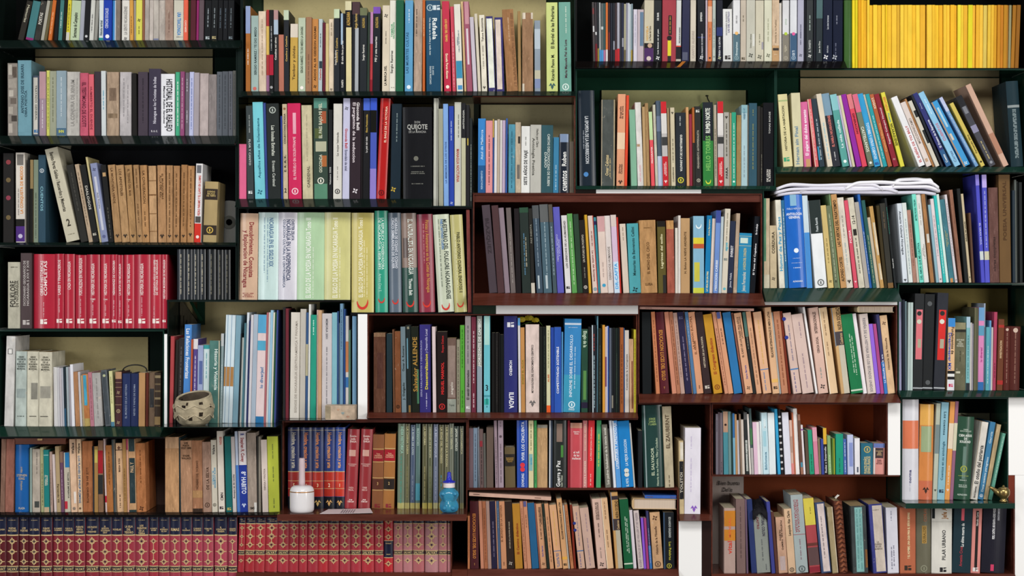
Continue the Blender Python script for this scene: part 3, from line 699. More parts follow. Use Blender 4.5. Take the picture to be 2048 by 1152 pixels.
146 -42 52 230 p 77746a|t *Los padres fundadores de la ciencia social;dcd8cc;.05;.95;u;.42
202 -40 20 270 p 2c2c2e
222 -74 46 160 pg e4e6ec
250 -62 46 150 pg 5c9fe0|t *LITERATURA Y APRENDIZAJE;e8f0f8;.03;.72;u;.5|q .0;.6;.0;.3;d8e0ea
300 -60 112 150 pg 2482c8|t *LA MEJOR SOLUCION;d4e8f4;.28;.68;u;.22;.55|e .75;d8d8d0;o;.5|e .81;d8d8d0;o;.5|t EL METEL;d4e8f4;.86;.99;u;.2
414 -72 14 220 b c4c0b8
V O2 1180 800 .21259 828
454 -36 40 290 p 1c2024
512 -36 190 48 hg 27433f|t JORGE/LARDE/Y LARIN;9ab070;.2;.4;h|t EL SALVADOR;c0ccb0;.52;.86;u;.14;.46|t Historia de sus Pueblos, Villas y Ciudades;b0c0a8;.4;.99;u;.1;.68|q 0;1;.1;.16;9aacac
708 -44 84 60 po b9ac90|t EL ZAUBERNT;5a4a38;.1;.52;u;.4|l 5a4a38;.85;.99
V O3 1180 800 .21259 1068
842 -30 46 385 po cab489|q .02;.26;.3;.95;e0d8c8|q .28;.8;.08;.95;1f1f22|t TOLSTOI;c8c0b0;.42;.72;u;.5
888 6 150 262 pg e9e4ee|l c4b8d4;.1;.25;.4|l c4b8d4;.35;.75;.4|e .94;8a5ac0;d;.6
V P 900 970 .15803 1050
206 -34 44 395 p b8744c|l 8a5030;.1;.8
258 -24 106 190 h 4a1f24|t *EDUCACION LUCES DEL SIGLO;c8803c;.18;.85;d;.34|t 1;c89050;.93;.15;h
388 -54 52 178 p c48468
434 -40 48 160 p a86848|l 7a4830;.1;.9
482 -54 44 198 p a8887c
528 -50 74 180 p 26223a|l 7a7088;.3;.85
602 -54 14 190 b c08c6c
616 -56 34 190 p 4a6280|l 8a9cb0;.1;.4
652 -64 68 194 p c98e68|t EL MUNDO EN LA HISTORIA;8a5a3c;.05;.6;u;.3;.3|l 6a4430;.9;.95
724 -52 92 190 p 332620|t *HISTORIA DE LA FILOSOFIA EN INGLES;b8a890;.3;.7;u;.16|e .92;b8b0a4;x
826 -70 96 236 p b47f2e|t *El Camino didactico;8a3020;.3;.78;u;.28
940 -88 40 196 p c68868|l 8a5c40;.1;.9
980 -90 52 200 p c98c6c|q 0;.08;.1;.8;5a5a88|l 8a5c40;.2;.4
1038 -88 88 228 p 28608a
1134 -80 16 240 b b06a58
1152 -78 74 240 p cf9a74|t *EL CASO DE LOS PAISES PEQUEÑOS;5a4434;.05;.55;u;.24|t LATINOAMERICANOS;5a4434;.05;.32;u;.2;.7|t Dario Barrera;5a5aa0;.65;.82;u;.24|e .93;5a4434;x
1230 -84 30 240 p 26302a|l 7a7464;.2;.5
1266 -80 50 236 p cf9870|l 8a6448;.2;.9
1334 -82 90 250 p d9a67c|q .72;.73;0;1;4a70a0|l d8b060;.1;.65|l 4a70a0;.76;.98;.4|l 4a70a0;.76;.98;.6
1432 -86 66 172 p d3a070|t RELACIONES INTERNACIONALES DE AMERICA LATINA;4a3a2c;.05;.58;u;.34|q .83;.87;0;1;e0a84c|e .94;4a3a2c;s
1500 -74 18 262 b b8b4ac
1530 -84 50 250 p b87850|l 8a5034;.1;.9
V P 1140 970 .15799 1110
52 -54 28 255 p 7c2f20
112 -92 82 266 p cba690|l 7a7490;.1;.65;.5|q .71;.725;0;1;4a70a0|l 5a5a90;.76;.98;.4|e .27;2a3a80;o;.05|e .38;2a3a80;o;.05
208 -90 112 285 p c9a898|l 9a8490;.1;.4;.6|l 9a8490;.5;.95;.5
340 -122 10 185 b ece8e8
354 -78 110 172 p d7b4a4|t ESTRUCTURA DE/INTERNACIONALES;5a4640;.05;.3;u;.4|l 5a4640;.35;.55|l 8a7a74;.7;.85|e .94;3a3030;x
470 -90 84 165 pg dcb48c|q 0;1;0;.12;ecdcc4|l 8a6c50;.05;.3|l 8a6c50;.45;.7
582 -70 90 92 p c79a60|b .05;.1;3a3034|t NUEVA SOCIEDAD;3a2c20;.11;.34;u;.4;.72|b .35;.5;443a3c|t Cuadernos;c8a878;.37;.49;u;.32;.75|q .5;1;.35;1;b8b09c|q 0;.5;0;.1;7a8ca0
690 -68 112 178 pg 1f5c3a|l b8ccb8;.25;.75;.5|l b8ccb8;.28;.78;.68|b .92;.94;c8d4c0
806 -56 42 208 b e6dce4
868 -66 68 316 p cfc0bc|t *RESEÑA DE LA HISTORIA DE LOS ESTADOS UNIDOS;9a8c90;.04;.98;d;.4
938 -42 36 420 p 8a5ad0
974 -40 30 420 p a8447c
1012 -50 30 330 p 3a3c66|b .6;1;3c70b0|l b0b4d0;.3;.9
1054 -48 128 344 po c9a078|e .1;5a4030;x|t Historia de la Filosofia;5a4030;.25;.75;u;.22|e .92;6a5040;r
1190 -10 136 350 pg 1f2226|q 0;1;.0;.14;3c5068|t EDUARDO GALEANO;c0c4c0;.08;.45;d;.2;.6|t Las Palabras;b8b040;.52;.85;d;.2;.6|e .95;a8a03c;r
V Q 940 380 .21708 950
178 -72 76 135 p 4a3f46|t BLAZQUEZ;332b30;.1;.6;d;.4
256 -60 62 140 p 4c3436
322 -66 48 162 p 8a7a84
376 -46 46 162 p 6a605e|l 9a928c;.3;.9
424 -20 48 170 p 1c1619
482 -38 84 160 p 26302c|b 0;.06;2c4c38|l 5a88a8;.3;.8;.4|l b0a890;.35;.7;.6
566 -44 34 170 p 23221f|t PAZ INEDITA;8a887c;.05;.55;u;.4|b .88;1;c8c0b0
614 -44 60 140 pg 40505e|b 0;.15;55585a|l 8ea0ac;.15;.7|q .8;.95;.3;.55;b8c4c8
680 -42 78 130 pg 4c6470|b 0;.2;606262|l a0b4bc;.2;.8|q .8;.95;.3;.55;b8c4c8
766 -46 36 132 pg 4a5a62|b 0;.2;5a5248|l a0b4bc;.25;.8
806 -44 62 154 pg 5e5cb4|t MERCADO, ESTADO/Y SOCIEDAD;b8b8e4;.15;.8;u;.5
882 -42 52 232 p d9d6d4|t *LOS DERECHOS DE LA HUMANIDAD;5a5654;.07;.68;u;.34|e .93;2a2828;s
942 -48 48 216 pg 5d9c54|l b8d8a8;.1;.9
992 -42 54 220 p 2a4030
1042 -42 52 275 p 1f1b18|t UN FUTURO EN POSITIVO;b8b0a0;.2;.58;u;.34|l 8a8478;.65;.8|e .92;d8d0c8;r
1096 -46 24 228 p c99a2c
1132 -48 50 235 pg d8c4b8|t La vuelta del fantasma;8a4a48;.45;.85;d;.3|l 8a4a48;.2;.4|e .95;3a90a8;r|q 0;1;.85;1;c04a44
1186 -44 22 250 b 4aa8bc|b .05;.1;3a2a6a
1206 -36 66 240 p dcc8bc|b 0;.2;d0a0a0|e .9;3a9ac0;o|l b09c94;.6;.8
1274 -42 54 235 p d9cfca|t *DERECHOS HUMANOS;8a807c;.4;.83;u;.36
1332 -38 50 228 p d3b9d0|b 0;.15;d4c4bc|b .6;1;c8dcec|t *DR-CAFTA;3a9cd8;.62;.95;u;.5
1384 -34 14 250 b c83a30
V Q 1230 380 .21708 945
78 -36 54 310 p d4c4b4|l 9a8c7c;.05;.25
136 -28 106 306 p 4fa0a8|t Memorias de Benvenuto Cellini;22484c;.05;.75;u;.24|e .95;1f3438;x
242 -20 150 275 wo b88c5c|t EL MONO DEL CIRCO;5f4020;.3;.74;u;.16|t LUISA;5f4020;.88;.45;h|l 7a5630;.1;.14
400 -12 74 285 p 5c5226|b 0;.08;1a1612|t Lagrimas del exilio;dcd4a8;.18;.66;u;.28|q .75;1;.6;1;2c2a28
484 -12 68 280 wo a85a48|q 0;.12;.0;1;c09058
556 -2 26 350 p d8d0c4
582 8 22 235 p dcd4cc
606 -4 84 260 p b89368|t H. Bolon LA NIEVE ARDIENTE;5a4228;.18;.74;u;.22
722 0 104 240 pg 86b4cc|q .28;.36;.0;1;d8c83c|q .36;.42;0;1;c05a38|q .6;.85;.1;.6;c8c04c|e .12;e8f0f0;u|b .93;1;c8cc4c
824 26 58 234 pg 1f7cb0|t *LA VIDA DE UN MAR;e8e0a8;.72;.98;u;.36|t Andres Barcareano;d8d4a0;.05;.26;u;.3
872 28 30 262 p d8c8bc
904 30 44 188 p 6c8cc8|b 0;.15;3c4c94|t MEDICION CARIBE;e0e8f0;.6;.97;u;.4
954 24 30 245 p b8c4c8
982 34 60 172 p d3cab8|l 8a8470;.05;.5|t agua;4ab0c8;.4;.5;u;.4|e .6;7a8480;s|e .95;5ab0c0;o
1034 34 50 285 pg 2c3246|t EVEREST;dcdce0;.34;.5;u;.42|t Jaime Videla;b8bcc8;.72;.92;u;.32
1088 34 36 215 po b09a84
1124 24 116 395 p 2684ae|b .05;.055;d8d4a8|q .08;.17;.1;.7;c8d8cc|b .21;.215;d8d4a8|t *LA RAZON DEL CORAZON;d0c488;.25;.62;u;.3|t Jesus Fernandez;c8ccc0;.65;.97;u;.26
1242 60 50 240 pg 17191e|t *El Tema del Cogelano;dcdce0;.3;.82;u;.3|t En brebaje;dcdce0;.1;.24;u;.3
V R 1150 0 .13184 936
280 -20 30 30 m 4a4444|q .1;.2;.1;.9;7a3a3c|q .4;.5;.1;.9;c0c0c0
312 -14 30 35 m 3a3438|q .5;.55;.1;.9;c0c0c0|b .7;1;6a1a24
344 -10 26 35 m 262a2e|b .78;1;8a7a34
372 -6 20 40 m b0b4b4|b .8;1;4a8cc8
394 0 40 45 m 5a6262|q .4;.45;.1;.9;c0c8c8|b .8;1;4a90c8
436 0 30 45 m 3a5a5c|b .8;1;b87aa0
468 0 30 40 m c86a34|b .8;1;c8c4c4
500 0 34 42 m 3a2424|q .5;.8;.2;.9;6a2a28
536 0 40 45 m 1f2430
578 0 28 45 m 23262e|q .65;.8;.1;.9;8a8c98
608 0 28 45 m 3a2c30|b .8;1;a82428
638 0 40 40 m a4a4b0|b .78;1;b82830
680 0 30 40 m 3a3c44
712 0 30 45 m 2a2e44|q .6;.75;.1;.9;9a9ca8
742 4 28 60 m a8a488|b .8;1;6a6040
772 6 26 45 m 8c8c9c
800 8 22 45 m c4c8d0
824 8 24 60 m b8c4c8
850 6 22 55 m 7a8c94|b .8;1;a08a3c
886 2 60 138 p c9c4cf|l a8a0b8;.1;.7
948 4 94 140 p b9aab0|q .05;.7;.4;.95;5f7890
1048 8 144 -300 p c5bda5|t La Fiesta del Chivo;5a4a34;.42;.66;u;.18;.62|t NOVELA;d0a050;.42;.66;u;.2;.32|b .7;.78;1c1818|e .74;b89a80;o;.6|b .78;1;4a2a5c|e .95;c8b8b0;o
1200 4 116 -300 pg 1d2024|t *Los besos en el pan;d8d8d4;.47;.88;u;.2|t DE BAR;d8d8d4;.2;.33;u;.25|e .94;e4e4e0;x
1322 6 206 -300 p 9c3a44|q .25;.57;.45;.7;26201f|e .62;1f1a1a;o;.52|q .66;.91;.4;.65;d8cc30|q .91;1;.4;.65;2a2626|l b08840;.27;.55;.57
1532 10 76 -300 p cdd0cc|b .74;.76;c84030|b .76;.96;1c1c20|b .96;1;b8b0a0|t PRECURSOR DE SANDINO;3a3c3c;.44;.7;u;.24;.7
1618 14 112 -300 pg 2a2c48|q .85;.98;.1;.8;55586c
1750 4 84 -300 p c9bfae|t CANTO ALEGRE;a89c90;.5;.95;u;.4
1862 -6 112 -300 pg 191b22|t *UN PASADO DE SOMBRAS;c8c8cc;.55;.92;u;.18;.6|t EMPRESA;d8d8d4;.2;.35;u;.25|b .6;.62;2a3060|e .94;e0e0e0;x
1984 0 28 -300 b b8a8b4
V R 1410 0 .1416 868
42 4 58 -280 p d07a4c|b .1;.35;e0b090|e .94;3a2820;o|l 8a4a2c;.45;.65
108 2 46 -280 p b0b8b0|l 6a7474;.3;.8|e .92;5a6464;x
164 4 86 -280 pg 191c28|b .44;.58;2a3468|t TERESA Y EL LECTOR;d8d8dc;.6;.92;u;.26|e .94;d8dcb0;x
260 -4 130 122 p d9d9d6|t *LAS DEL CASTILLO;55507c;.05;.45;u;.18;.62|t DICCIONARIO FILOSOFICO;6a6a70;.05;.5;u;.14;.38|e .92;3a3634;s
398 2 98 -280 p d9d9da|b .55;1;54707c|e .54;e0b06c;o|t Ensayistas;c8d8d8;.68;.9;u;.25|t SER VOZ;8a8a8c;.25;.38;u;.2|e .94;8aa0a4;r
504 2 78 -280 p bfb3a2|l 6a604c;.25;.35|e .95;5a5040;s
586 2 122 -280 p bfbdae|t Dichos y refranes;5a5c50;.55;.78;u;.14|q .55;.75;.7;.95;d4d4cc|e .9;3a3c34;x
716 2 118 -280 p c5bfaa|l 7a7864;.55;.72|q .68;.8;.75;.95;9a96a0|e .92;4a4c40;x
840 2 114 -280 p d0cfb8|l 9a9c80;.3;.7|e .9;5a5c48;x
950 2 98 -280 po c79f72|b 0;.74;cfb598|t *Historia de los Pueblos;77644c;.32;.7;u;.22|q .78;.82;.1;.95;3a3430|l e0c8a8;.88;.9
1052 0 34 40 p d4cec4
1100 2 92 -280 p d2d2d4|b .55;1;807a6e|e .545;a8c03c;o|t OJO DE OJOS;b0c8b0;.3;.4;u;.2|t LOS/PASOS;c8c0a8;.7;.88;d;.4|e .94;a8a090;r
1204 2 96 -280 p d4d6da|b .54;1;3c5a78|e .55;d85a94;o|t DE TI;d0dce4;.82;.9;u;.35|e .94;9ab0c0;r
1308 4 86 -280 p a8a8ba|l 5a5a70;.4;.75|t *DIALOGO;6a6a80;.5;.62;u;.2|e .9;4a4a5c;x
1400 4 30 -280 p 15171f
1434 4 92 -280 pg 35393a|t EL TRANSITO;c0c4c0;.65;.85;u;.3|l a8b8b0;.25;.5|e .91;e0e0dc;x
1532 4 34 -280 p 161922
1570 6 88 -280 pg 2c3438|b .0;.3;4c6668|t Juan de Dios;c8ccc8;.67;.86;u;.24
1666 4 130 -280 pg 1a2034|t *Las siete hermanas;c0c4cc;.25;.48;u;.18|t PINTURA;b0b4bc;.74;.86;u;.14|e .93;e0e0e4;x;.3
1808 4 140 -280 pg 161c30|l 8a8ea0;.25;.4;.4|l 6a6e84;.7;.9;.3|e .93;b0b4bc;x;.2
V RY 1680 0 .17969 762
44 0 92 -200 hg 3c5f2c
139 0 32 -200 m e8d024
172 0 28 -200 m d9c820
202 0 32 -200 m e0a01c
236 0 32 -200 m eeb828
270 0 30 -200 m eab82c
302 0 28 -200 m efc83c
332 0 36 55 m eec030
370 0 46 55 m f0c838
418 0 46 55 m e8b830
466 0 38 55 m eec434
506 0 18 55 m e8c020
526 0 50 55 m ecbc30
578 0 54 55 m eec038
634 0 34 55 m d8a830
672 0 40 55 m f0c840
714 0 38 55 m ecc038
754 0 50 55 m efc63c
806 0 40 55 m eebc30
848 0 44 55 m f2c83c
894 0 58 55 m e6ae30
968 0 56 55 m eec440
1026 0 32 55 m eaba30
1060 0 44 55 m eec030
1106 0 44 55 m e4ac28
1152 0 36 55 m ecc038
1190 0 38 55 m f0c23a
1230 -2 46 55 m f0b828
1278 -2 28 55 m eab028
1308 4 36 55 m e8d83c
1346 4 30 55 m ecc838
1378 4 44 55 m e6b030
1424 6 50 55 m dcd028
1476 6 32 55 m eeb838
1512 6 38 55 m e8b030
1552 6 40 55 m f0c040
1596 8 44 55 m d4bc58
1642 8 34 55 m e0b83c
1678 8 32 55 m e4b434
1712 8 34 55 m d09a24
1748 8 34 55 m c88820
1784 8 32 55 m c07a20
1818 10 38 55 m b8801f
1858 10 14 55 m a87020
1876 14 26 55 m 8f8a68
1904 26 40 55 m a06a1c
1946 26 42 55 m 8c5a18
V S 1150 135 .22129 1068
42 -18 150 206 hg 1e2832|t *LA EPOPEYA DE LA INSURRECCION;c8ccd0;.27;.77;d;.2;.5|l 8a9098;.42;.62;.3|e .88;4a80b8;o;.4
236 4 124 290 po 4a4f4c|q 0;1;0;.06;b8a88c|q 0;1;.9;1;a89878|t Omar Cabezas;d0bc8c;.64;.88;u;.22;.42|l c0ac7c;.68;.9;.65
374 14 72 240 pg dc9c78|b .42;.6;e6c8a8|t Biografia/de la lucha;5a3a30;.13;.27;u;.5|t Shirley/Christian;4a2c28;.76;.87;u;.5|e .96;3a2420;d
446 18 26 250 p d8482c
508 -26 54 380 p 7fae92
568 -30 54 314 po d9d4cf|l d8a0a8;.75;.95|q .5;.53;.1;.6;b09070
622 -16 26 354 p b39468
652 -24 28 320 wo a8875c
690 -26 32 400 p e4545c|b 0;.38;bcd8a0|t PROGRAMA;f0e0dc;.42;.75;u;.4
728 -26 24 336 po c0bca8
754 -22 40 298 p 4c5a6a|b .18;.36;6a7890|b .65;1;b8c0d8
796 -24 50 308 p b8b4b2|b 0;.14;c4242c|b .14;.38;d4d0cc|b .42;.52;3a3a3a|b .65;1;c4242e|t NICARAGUA/SANDINO;f0d0cc;.7;.9;d;.5|e .95;f0e0dc;d
850 -16 20 364 b a8906c
872 -12 44 362 p c9bda0|e .07;2a2620;d|t CUADERNOS;4a4436;.76;.95;u;.32|l 6a6450;.4;.7
V S 1350 135 .22129 1068
8 -2 92 406 pg 2c3036|t *GUERRILLEROS DE LA DINASTIA;e4e4dc;.3;.8;d;.2;.55|l b0b4b4;.05;.18;.45|e .92;c8c03c;r
108 -14 24 358 p c89a68
134 -6 26 420 p 8f2c40
166 -10 24 360 p a8602c|b .45;1;2c2822
188 -10 54 350 p 2a2a28|t *PENSAMIENTO ANTIIMPERIALISTA;a8a494;.3;.78;u;.3|e .06;c8c8c0;s|e .93;b8b4a0;r
254 -6 94 314 pg 35803f|b 0;.46;262a30|t *RUMBO NORTE;e4e8dc;.07;.37;u;.42;.5|t HELLO TORRES;78b860;.4;.82;u;.42|e .94;c8d040;u
358 -10 28 336 p b0a490|l 5a5448;.3;.9
390 -6 52 306 p b8b4b2|b 0;.14;c4242c|b .14;.4;d8d4d0|b .42;.5;3a3a3a|b .66;1;c4242e|t NICARAGUA/SANDINO;f0d0cc;.7;.9;d;.5|e .95;f0e0dc;d
446 -4 48 404 p aaa69c|e .07;2a2620;d|l 3a382c;.15;.6|t PARA;2a2a28;.75;.9;u;.4
496 0 18 410 b a08c68
514 0 40 404 p 2f9c7c|l c8e8d8;.15;.9|e .94;d8f0e4;o
556 2 42 430 po 9c8050
600 2 54 338 p a8c4ca|b 0;.1;88b0b8|t LA GUERRA;4a7890;.04;.18;d;.3|l 8a9ca4;.5;.9
656 4 10 340 p 8a8478
668 2 72 322 p 2f5262|l 8a8c58;.25;.8|l 8a8c58;.08;.16
742 4 28 350 p 2c2a28
772 2 22 360 p 1c1a18|l 8a8678;.6;.95
798 8 96 318 pg 16161a|t TOMAS BORGE;b8b8b4;.1;.38;u;.14;.6|t *DE LEON/AL BUNKER;d8d4cc;.8;.95;u;.4
V T 1545 135 .18668 1062
118 -64 102 282 p d9cf9c|t HISTORIA DE LA HABITACION;4a4830;.16;.78;u;.22;.45|b .08;.1;a8b880|e .9;3c9c70;s;.4
236 -38 96 270 p cfc8a4|t Hernan sin Final;6a88a0;.45;.97;u;.35;.4
344 -50 78 364 p d4689a|t *El pajaro del dulce encanto;f4e8f0;.12;.83;u;.42|q .88;1;.3;.9;c8986c
460 -120 40 335 p d9686c|l f0c8c4;.15;.9|q 0;1;0;.2;dcccb4
508 -126 56 330 p 2c3a44|l b0bcc0;.3;.9|q .7;.9;.0;.3;3a8cb0
592 -170 56 278 p d8cdb8|l 8ac0d0;.4;.9
650 -152 86 270 p 2a2c34|b 0;.3;7a98ac|t *EL HABLA NICARAGÜENSE;d87a70;.3;.73;u;.3|l c8c8c8;.8;.92
752 -176 72 282 pg 5aa098|b 0;.22;8ac4c8|t La vida callada;dcecec;.3;.8;u;.34|e .93;e4f0ec;o
838 -176 18 300 b bfb6d0
862 -196 30 295 p d2c9a8
906 -210 56 280 p 8f2a9c
966 -212 54 280 p d9485c|t *GENERACION;5a1424;.26;.55;d;.4|b 0;.2;d87a80
1032 -208 58 280 p 6c7460|b 0;.25;d86a84|t CASTELLANOS;dce0d0;.45;.8;d;.5|e .95;dce0d8;o
1100 -218 64 272 pg 3a9cd0|t *TOTORES Y OTROS CUENTOS;dceef6;.4;.9;d;.42|e .96;2a4a90;s
1172 -226 20 285 p b8b4a4
1194 -224 42 278 pg 2f9ca4|l b0e0e4;.3;.9
1244 -230 46 280 p b0603c|t LOGOI;f0d8c0;.05;.2;d;.5|t *Cuentos folkloricos;e8a868;.25;.95;u;.4
1302 -230 56 276 p 8a2432|t Segundo Coloquio Nacional;e8c8c8;.1;.78;u;.3|e .9;c89a90;x
V T 1790 135 .18668 1075
64 -216 46 260 p d8d048|t NICARAGUENSE;3a3a14;.42;.72;d;.6|t SENTADO;d86a3c;.06;.25;d;.5|t Poesia;5a9ca0;.28;.4;d;.4
262 -310 74 300 p e8e8ea|t EL SUEÑO DE TIO BILLY;c04848;.42;.95;u;.34;.55
344 -346 62 360 p dccfc8|t *MOCOONICAMO;8a8078;.25;.65;u;.42|q .88;.93;.2;.7;c0a084
412 -320 22 330 wo b07e50
440 -330 46 350 p cfcabc|q .15;.25;.3;1;262a2c|q .45;.65;.4;1;262a2c
500 -330 24 290 p 22262e
558 -450 60 262 pg 363a74|t *El Oceano de la Esperanza;e0e4f0;.37;.75;u;.4;.6|t Norma;b0b8d0;.05;.3;u;.2|b .78;1;34608c|t Cuento;e0ecf0;.84;.95;u;.4
648 -440 72 250 pg 8fc4e4|t CUENTOS;c87888;.42;.66;u;.4|l d8ecf4;.1;.3|t Cartas;6a88a8;.8;.95;u;.4
744 -370 82 345 pg 3f94cc|q 0;1;0;.2;b08a64|q .1;.4;.4;.7;a8d0e4|q .5;.6;.3;.6;d8ccb8|e .96;d8ecf4;x
866 -400 42 312 p 6f98c4|l c8dcec;.1;.95|b 0;.2;b8c0e0
926 -350 48 372 p cdb95c|t Fernando Silva;5a4c1c;.5;.8;u;.4|e .93;2a2410;o
1020 -380 74 292 pg 44444c|b 0;.15;26262a|q .15;.25;.2;.8;7a7c84|b .42;.52;8a88a4|l c8b880;.65;.9|e .95;8a8c94;o
1170 -420 66 168 p c9a48f|b .6;.85;b08068
1252 -60 130 140 h 1a3038|b .28;.31;8c9494|l 8a9a9c;.33;.9;.4|l 8a9a9c;.33;.9;.5|l 8a9a9c;.33;.9;.6
V U 1520 340 .23601 1002
24 -4 60 240 po c0ae90|b .85;1;c8c0a8|q .0;.7;0;.4;5a8a6a
90 -66 56 470 po c8b694|t CORDURA;4a4030;.1;.45;u;.4|e .85;2a2620;x
168 -148 54 252 po e0dccc|t *Humor de Paz y Papas;3a9ac0;.15;.85;u;.5
216 -170 28 255 p 2c6a94|l d8e4e4;.1;.7
250 -160 150 205 hg 2468c4|t PABLO NERUDA;b8ccec;.15;.8;h|t *ANTOLOGIA/GENERAL;f0f4fa;.225;.88;h|q .0;.12;.3;.65;8ab8d4|e .6;e4ecf4;o|l c8d8f0;.68;.69|l c8d8f0;.73;.74|l c8d8f0;.78;.8|t ALFAGUARA;e4ecf4;.93;.55;h
402 -98 46 215 p c8d8e0|b .4;1;4a90d4
470 -136 100 252 p e8ebec|b 0;.38;26302f|t *Poesia Reunida;c8d0d0;.2;.36;u;.2;.55|e .94;6a6c6c;r
580 -138 46 298 p d0b878|l 8a7844;.4;.7|e .92;3a3420;x
632 -128 40 300 p 6a7458|l b0b898;.1;.9|e .92;2a2c20;x
672 -160 10 190 b 86a878
688 -164 50 182 p c39460|t LAS PUERTAS DEL PASATIEMPO;3a2c1c;.06;.56;u;.5|t ALFONSO CORTES;3a2c1c;.67;.93;u;.5
738 -150 56 230 po d8cfc0|l 8a8880;.2;.45|l 9ab0b4;.5;.75|e .93;2a2624;d
802 -142 32 255 pg d9566a|t POESIA;f0d0d4;.3;.53;u;.5|e .93;f0e0e0;d
842 -152 50 230 po cfc8b4|t 12-14;3a3830;.2;.3;u;.5|q .35;.42;.2;.8;2c2a26|l 3a3830;.45;.85
894 -140 36 270 p aaa49c
934 -164 22 160 p 2f66b4|l c8d8ec;.4;.85
958 -132 30 255 p 2c5c58|l b0b890;.4;.95
992 -116 34 400 p c8b8a0
1022 -138 30 305 wo c49a5c|q .2;.6;.3;.9;d8c8ac|q .7;.9;.3;.9;d4c4a8
1056 -70 28 300 p 3a3018
1086 -148 46 280 p 33322c|b .94;1;7a5a34|l 6a5844;.1;.3
V U 1780 340 .20396 1130
48 -138 40 275 p 1f2324|l 3aa088;.1;.4|t Poesia ante;dcdcd8;.6;.85;u;.5
112 -100 18 330 p 17191a
V U2 1780 340 .20396 1104
130 -140 48 325 p d4dce4|t *Anuario Cultural Nicaragua;4a5058;.1;.65;d;.4|e .97;2a2c30;d
186 -150 42 320 p d9e0dc|l 9aacb0;.2;.9
232 -130 44 390 po b08474|l 8a5c50;.2;.8
272 -40 20 860 b c8beb0
294 -176 40 215 pg 7ce0cc|t *DEL AMOR QUE ME CAUTIVA;1f6a64;.55;.97;u;.5|t MITRE ROSA VIELBA;1f6a64;.06;.3;u;.4
340 -160 50 212 p dcdcd8|t *AHORA/Y EN LA HORA;a09890;.5;.8;u;.5|l a8a49c;.1;.35
400 -155 34 212 wo a8784c|q .45;.55;.2;.9;d8d4c8
436 -146 18 212 p 33302c
456 -126 28 340 p 8ab0bc
486 -156 34 280 p ddd0d2|l b08a94;.2;.7|e .96;2a2426;x
524 -150 28 206 pg 36bcb8|l d8f4f0;.35;.9
556 -140 26 206 p cfe4dc
590 -104 50 285 po 3f7480|t VEINTE POEMAS/EN UN DIA;a8a878;.05;.9;u;.5|q .95;1;.2;.7;c08850
642 -106 24 240 p d4ccd0|l 8a848a;.1;.7|e .97;2a2426;x
684 -100 32 192 wo 8f6450
740 -80 34 180 p 1d2020
780 -84 24 232 p c4b494|t defensa del pasado;3a3424;.3;.55;u;.5|e .94;2a2418;d
812 -40 22 420 p 5a4030
898 -62 36 15 p 4a4cbc|b .71;.79;c8d0d0|t EL GRAN AZUL;b8bce8;.42;.68;d;.4|b 0;.1;8a80d4
936 -36 46 10 pg 4f52c0|b .71;.79;c8c4a8|b 0;.12;b8a8e8|l b0b4e4;.15;.68
984 -18 90 172 wo 6a4a44|t obras completas;3a2624;.5;.9;u;.26
1080 -14 112 30 p 6a4e2c|t POESIA UNIVERSAL;4a3018;.05;.62;u;.28
1206 -6 26 200 p 23303a
1234 -8 18 95 b 5a605c
1254 -8 18 110 b 2c302e
1274 -8 30 120 p 1c2020
V V 1270 605 .19095 965
80 -10 96 100 p 14181a
222 -104 40 92 p c98058|l 8a5030;.1;.85
266 -100 96 75 h 571f28|t *EDUCACION LUCES DEL SIGLO;c8883c;.22;.84;d;.38|t T;c89050;.93;.15;h
392 -104 48 90 p d08c70
440 -100 40 70 p b07458|l 7a4830;.1;.9
482 -98 42 106 p b8988c|l 8a6c60;.1;.8
530 -104 68 80 p 2a2644|l 8a82a0;.3;.85|e .07;5a5a78;s
602 -104 12 85 b cc9878
614 -104 36 95 p 5078a0|l a0b8d0;.1;.4
650 -110 70 88 p d89c78|t *LA UNION EUROPEA;8a5a3c;.05;.45;u;.3;.3|t EL ARABE;8a5a3c;.35;.52;u;.3|l 6a4430;.9;.95
726 -108 78 85 p 38292a|t *HISTORIA DE LA FILOSOFIA;c8b8a0;.3;.68;u;.24|e .92;c8c0b4;s
826 -120 92 118 p c8922c|t *El Congreso didactico;a04028;.3;.76;u;.32|e .92;8a4a20;r
942 -136 36 88 p d09474|l 8a5c40;.2;.9
980 -134 52 86 p d89c78|q 0;.08;.1;.8;5a64a0|l 6a4a3c;.2;.4
1040 -126 86 94 p 2d74ac
1140 -128 16 110 b b87864
1160 -126 76 105 p dca884|t *EL CASO DE LOS PAISES PEQUEÑOS;5a4434;.05;.55;u;.24;.4|t LATINOAMERICANOS;5a4434;.05;.32;u;.2;.7|t Dario Barrera;5a5aa0;.65;.82;u;.24|e .93;5a4434;x
1238 -114 32 100 p 2a2c2c|b 0;.3;4c7068|l a8a490;.3;.45
1276 -116 52 92 p d8a480|l 9a7458;.2;.9
V V 1530 600 .19095 990
-14 -110 86 120 p dfb08c|q .7;.71;0;1;4a80b8|l 4a80b8;.74;.98;.4|l d8b060;.1;.65
84 -90 68 40 p dcb088|t RELACIONES INTERNACIONALES DE AMERICA LATINA;4a3a2c;.05;.58;u;.34|q .83;.87;0;1;e8b868|e .93;4a3a2c;s
158 -110 18 130 b b4bcbc
178 -110 68 118 p c08464|l 8a5034;.1;.9
250 -116 26 118 p 78301f
300 -132 84 130 p d8bcb0|l 7a7490;.15;.6;.5|q .69;.705;0;1;4a80b8|l 5a5a90;.74;.98;.4|e .07;2a3a90;o;.05|e .3;2a3a90;o;.05
396 -128 118 140 p d8beb4|l 9a8490;.1;.3;.6|l 9a8490;.5;.95;.5
538 -140 24 46 b f0eeee
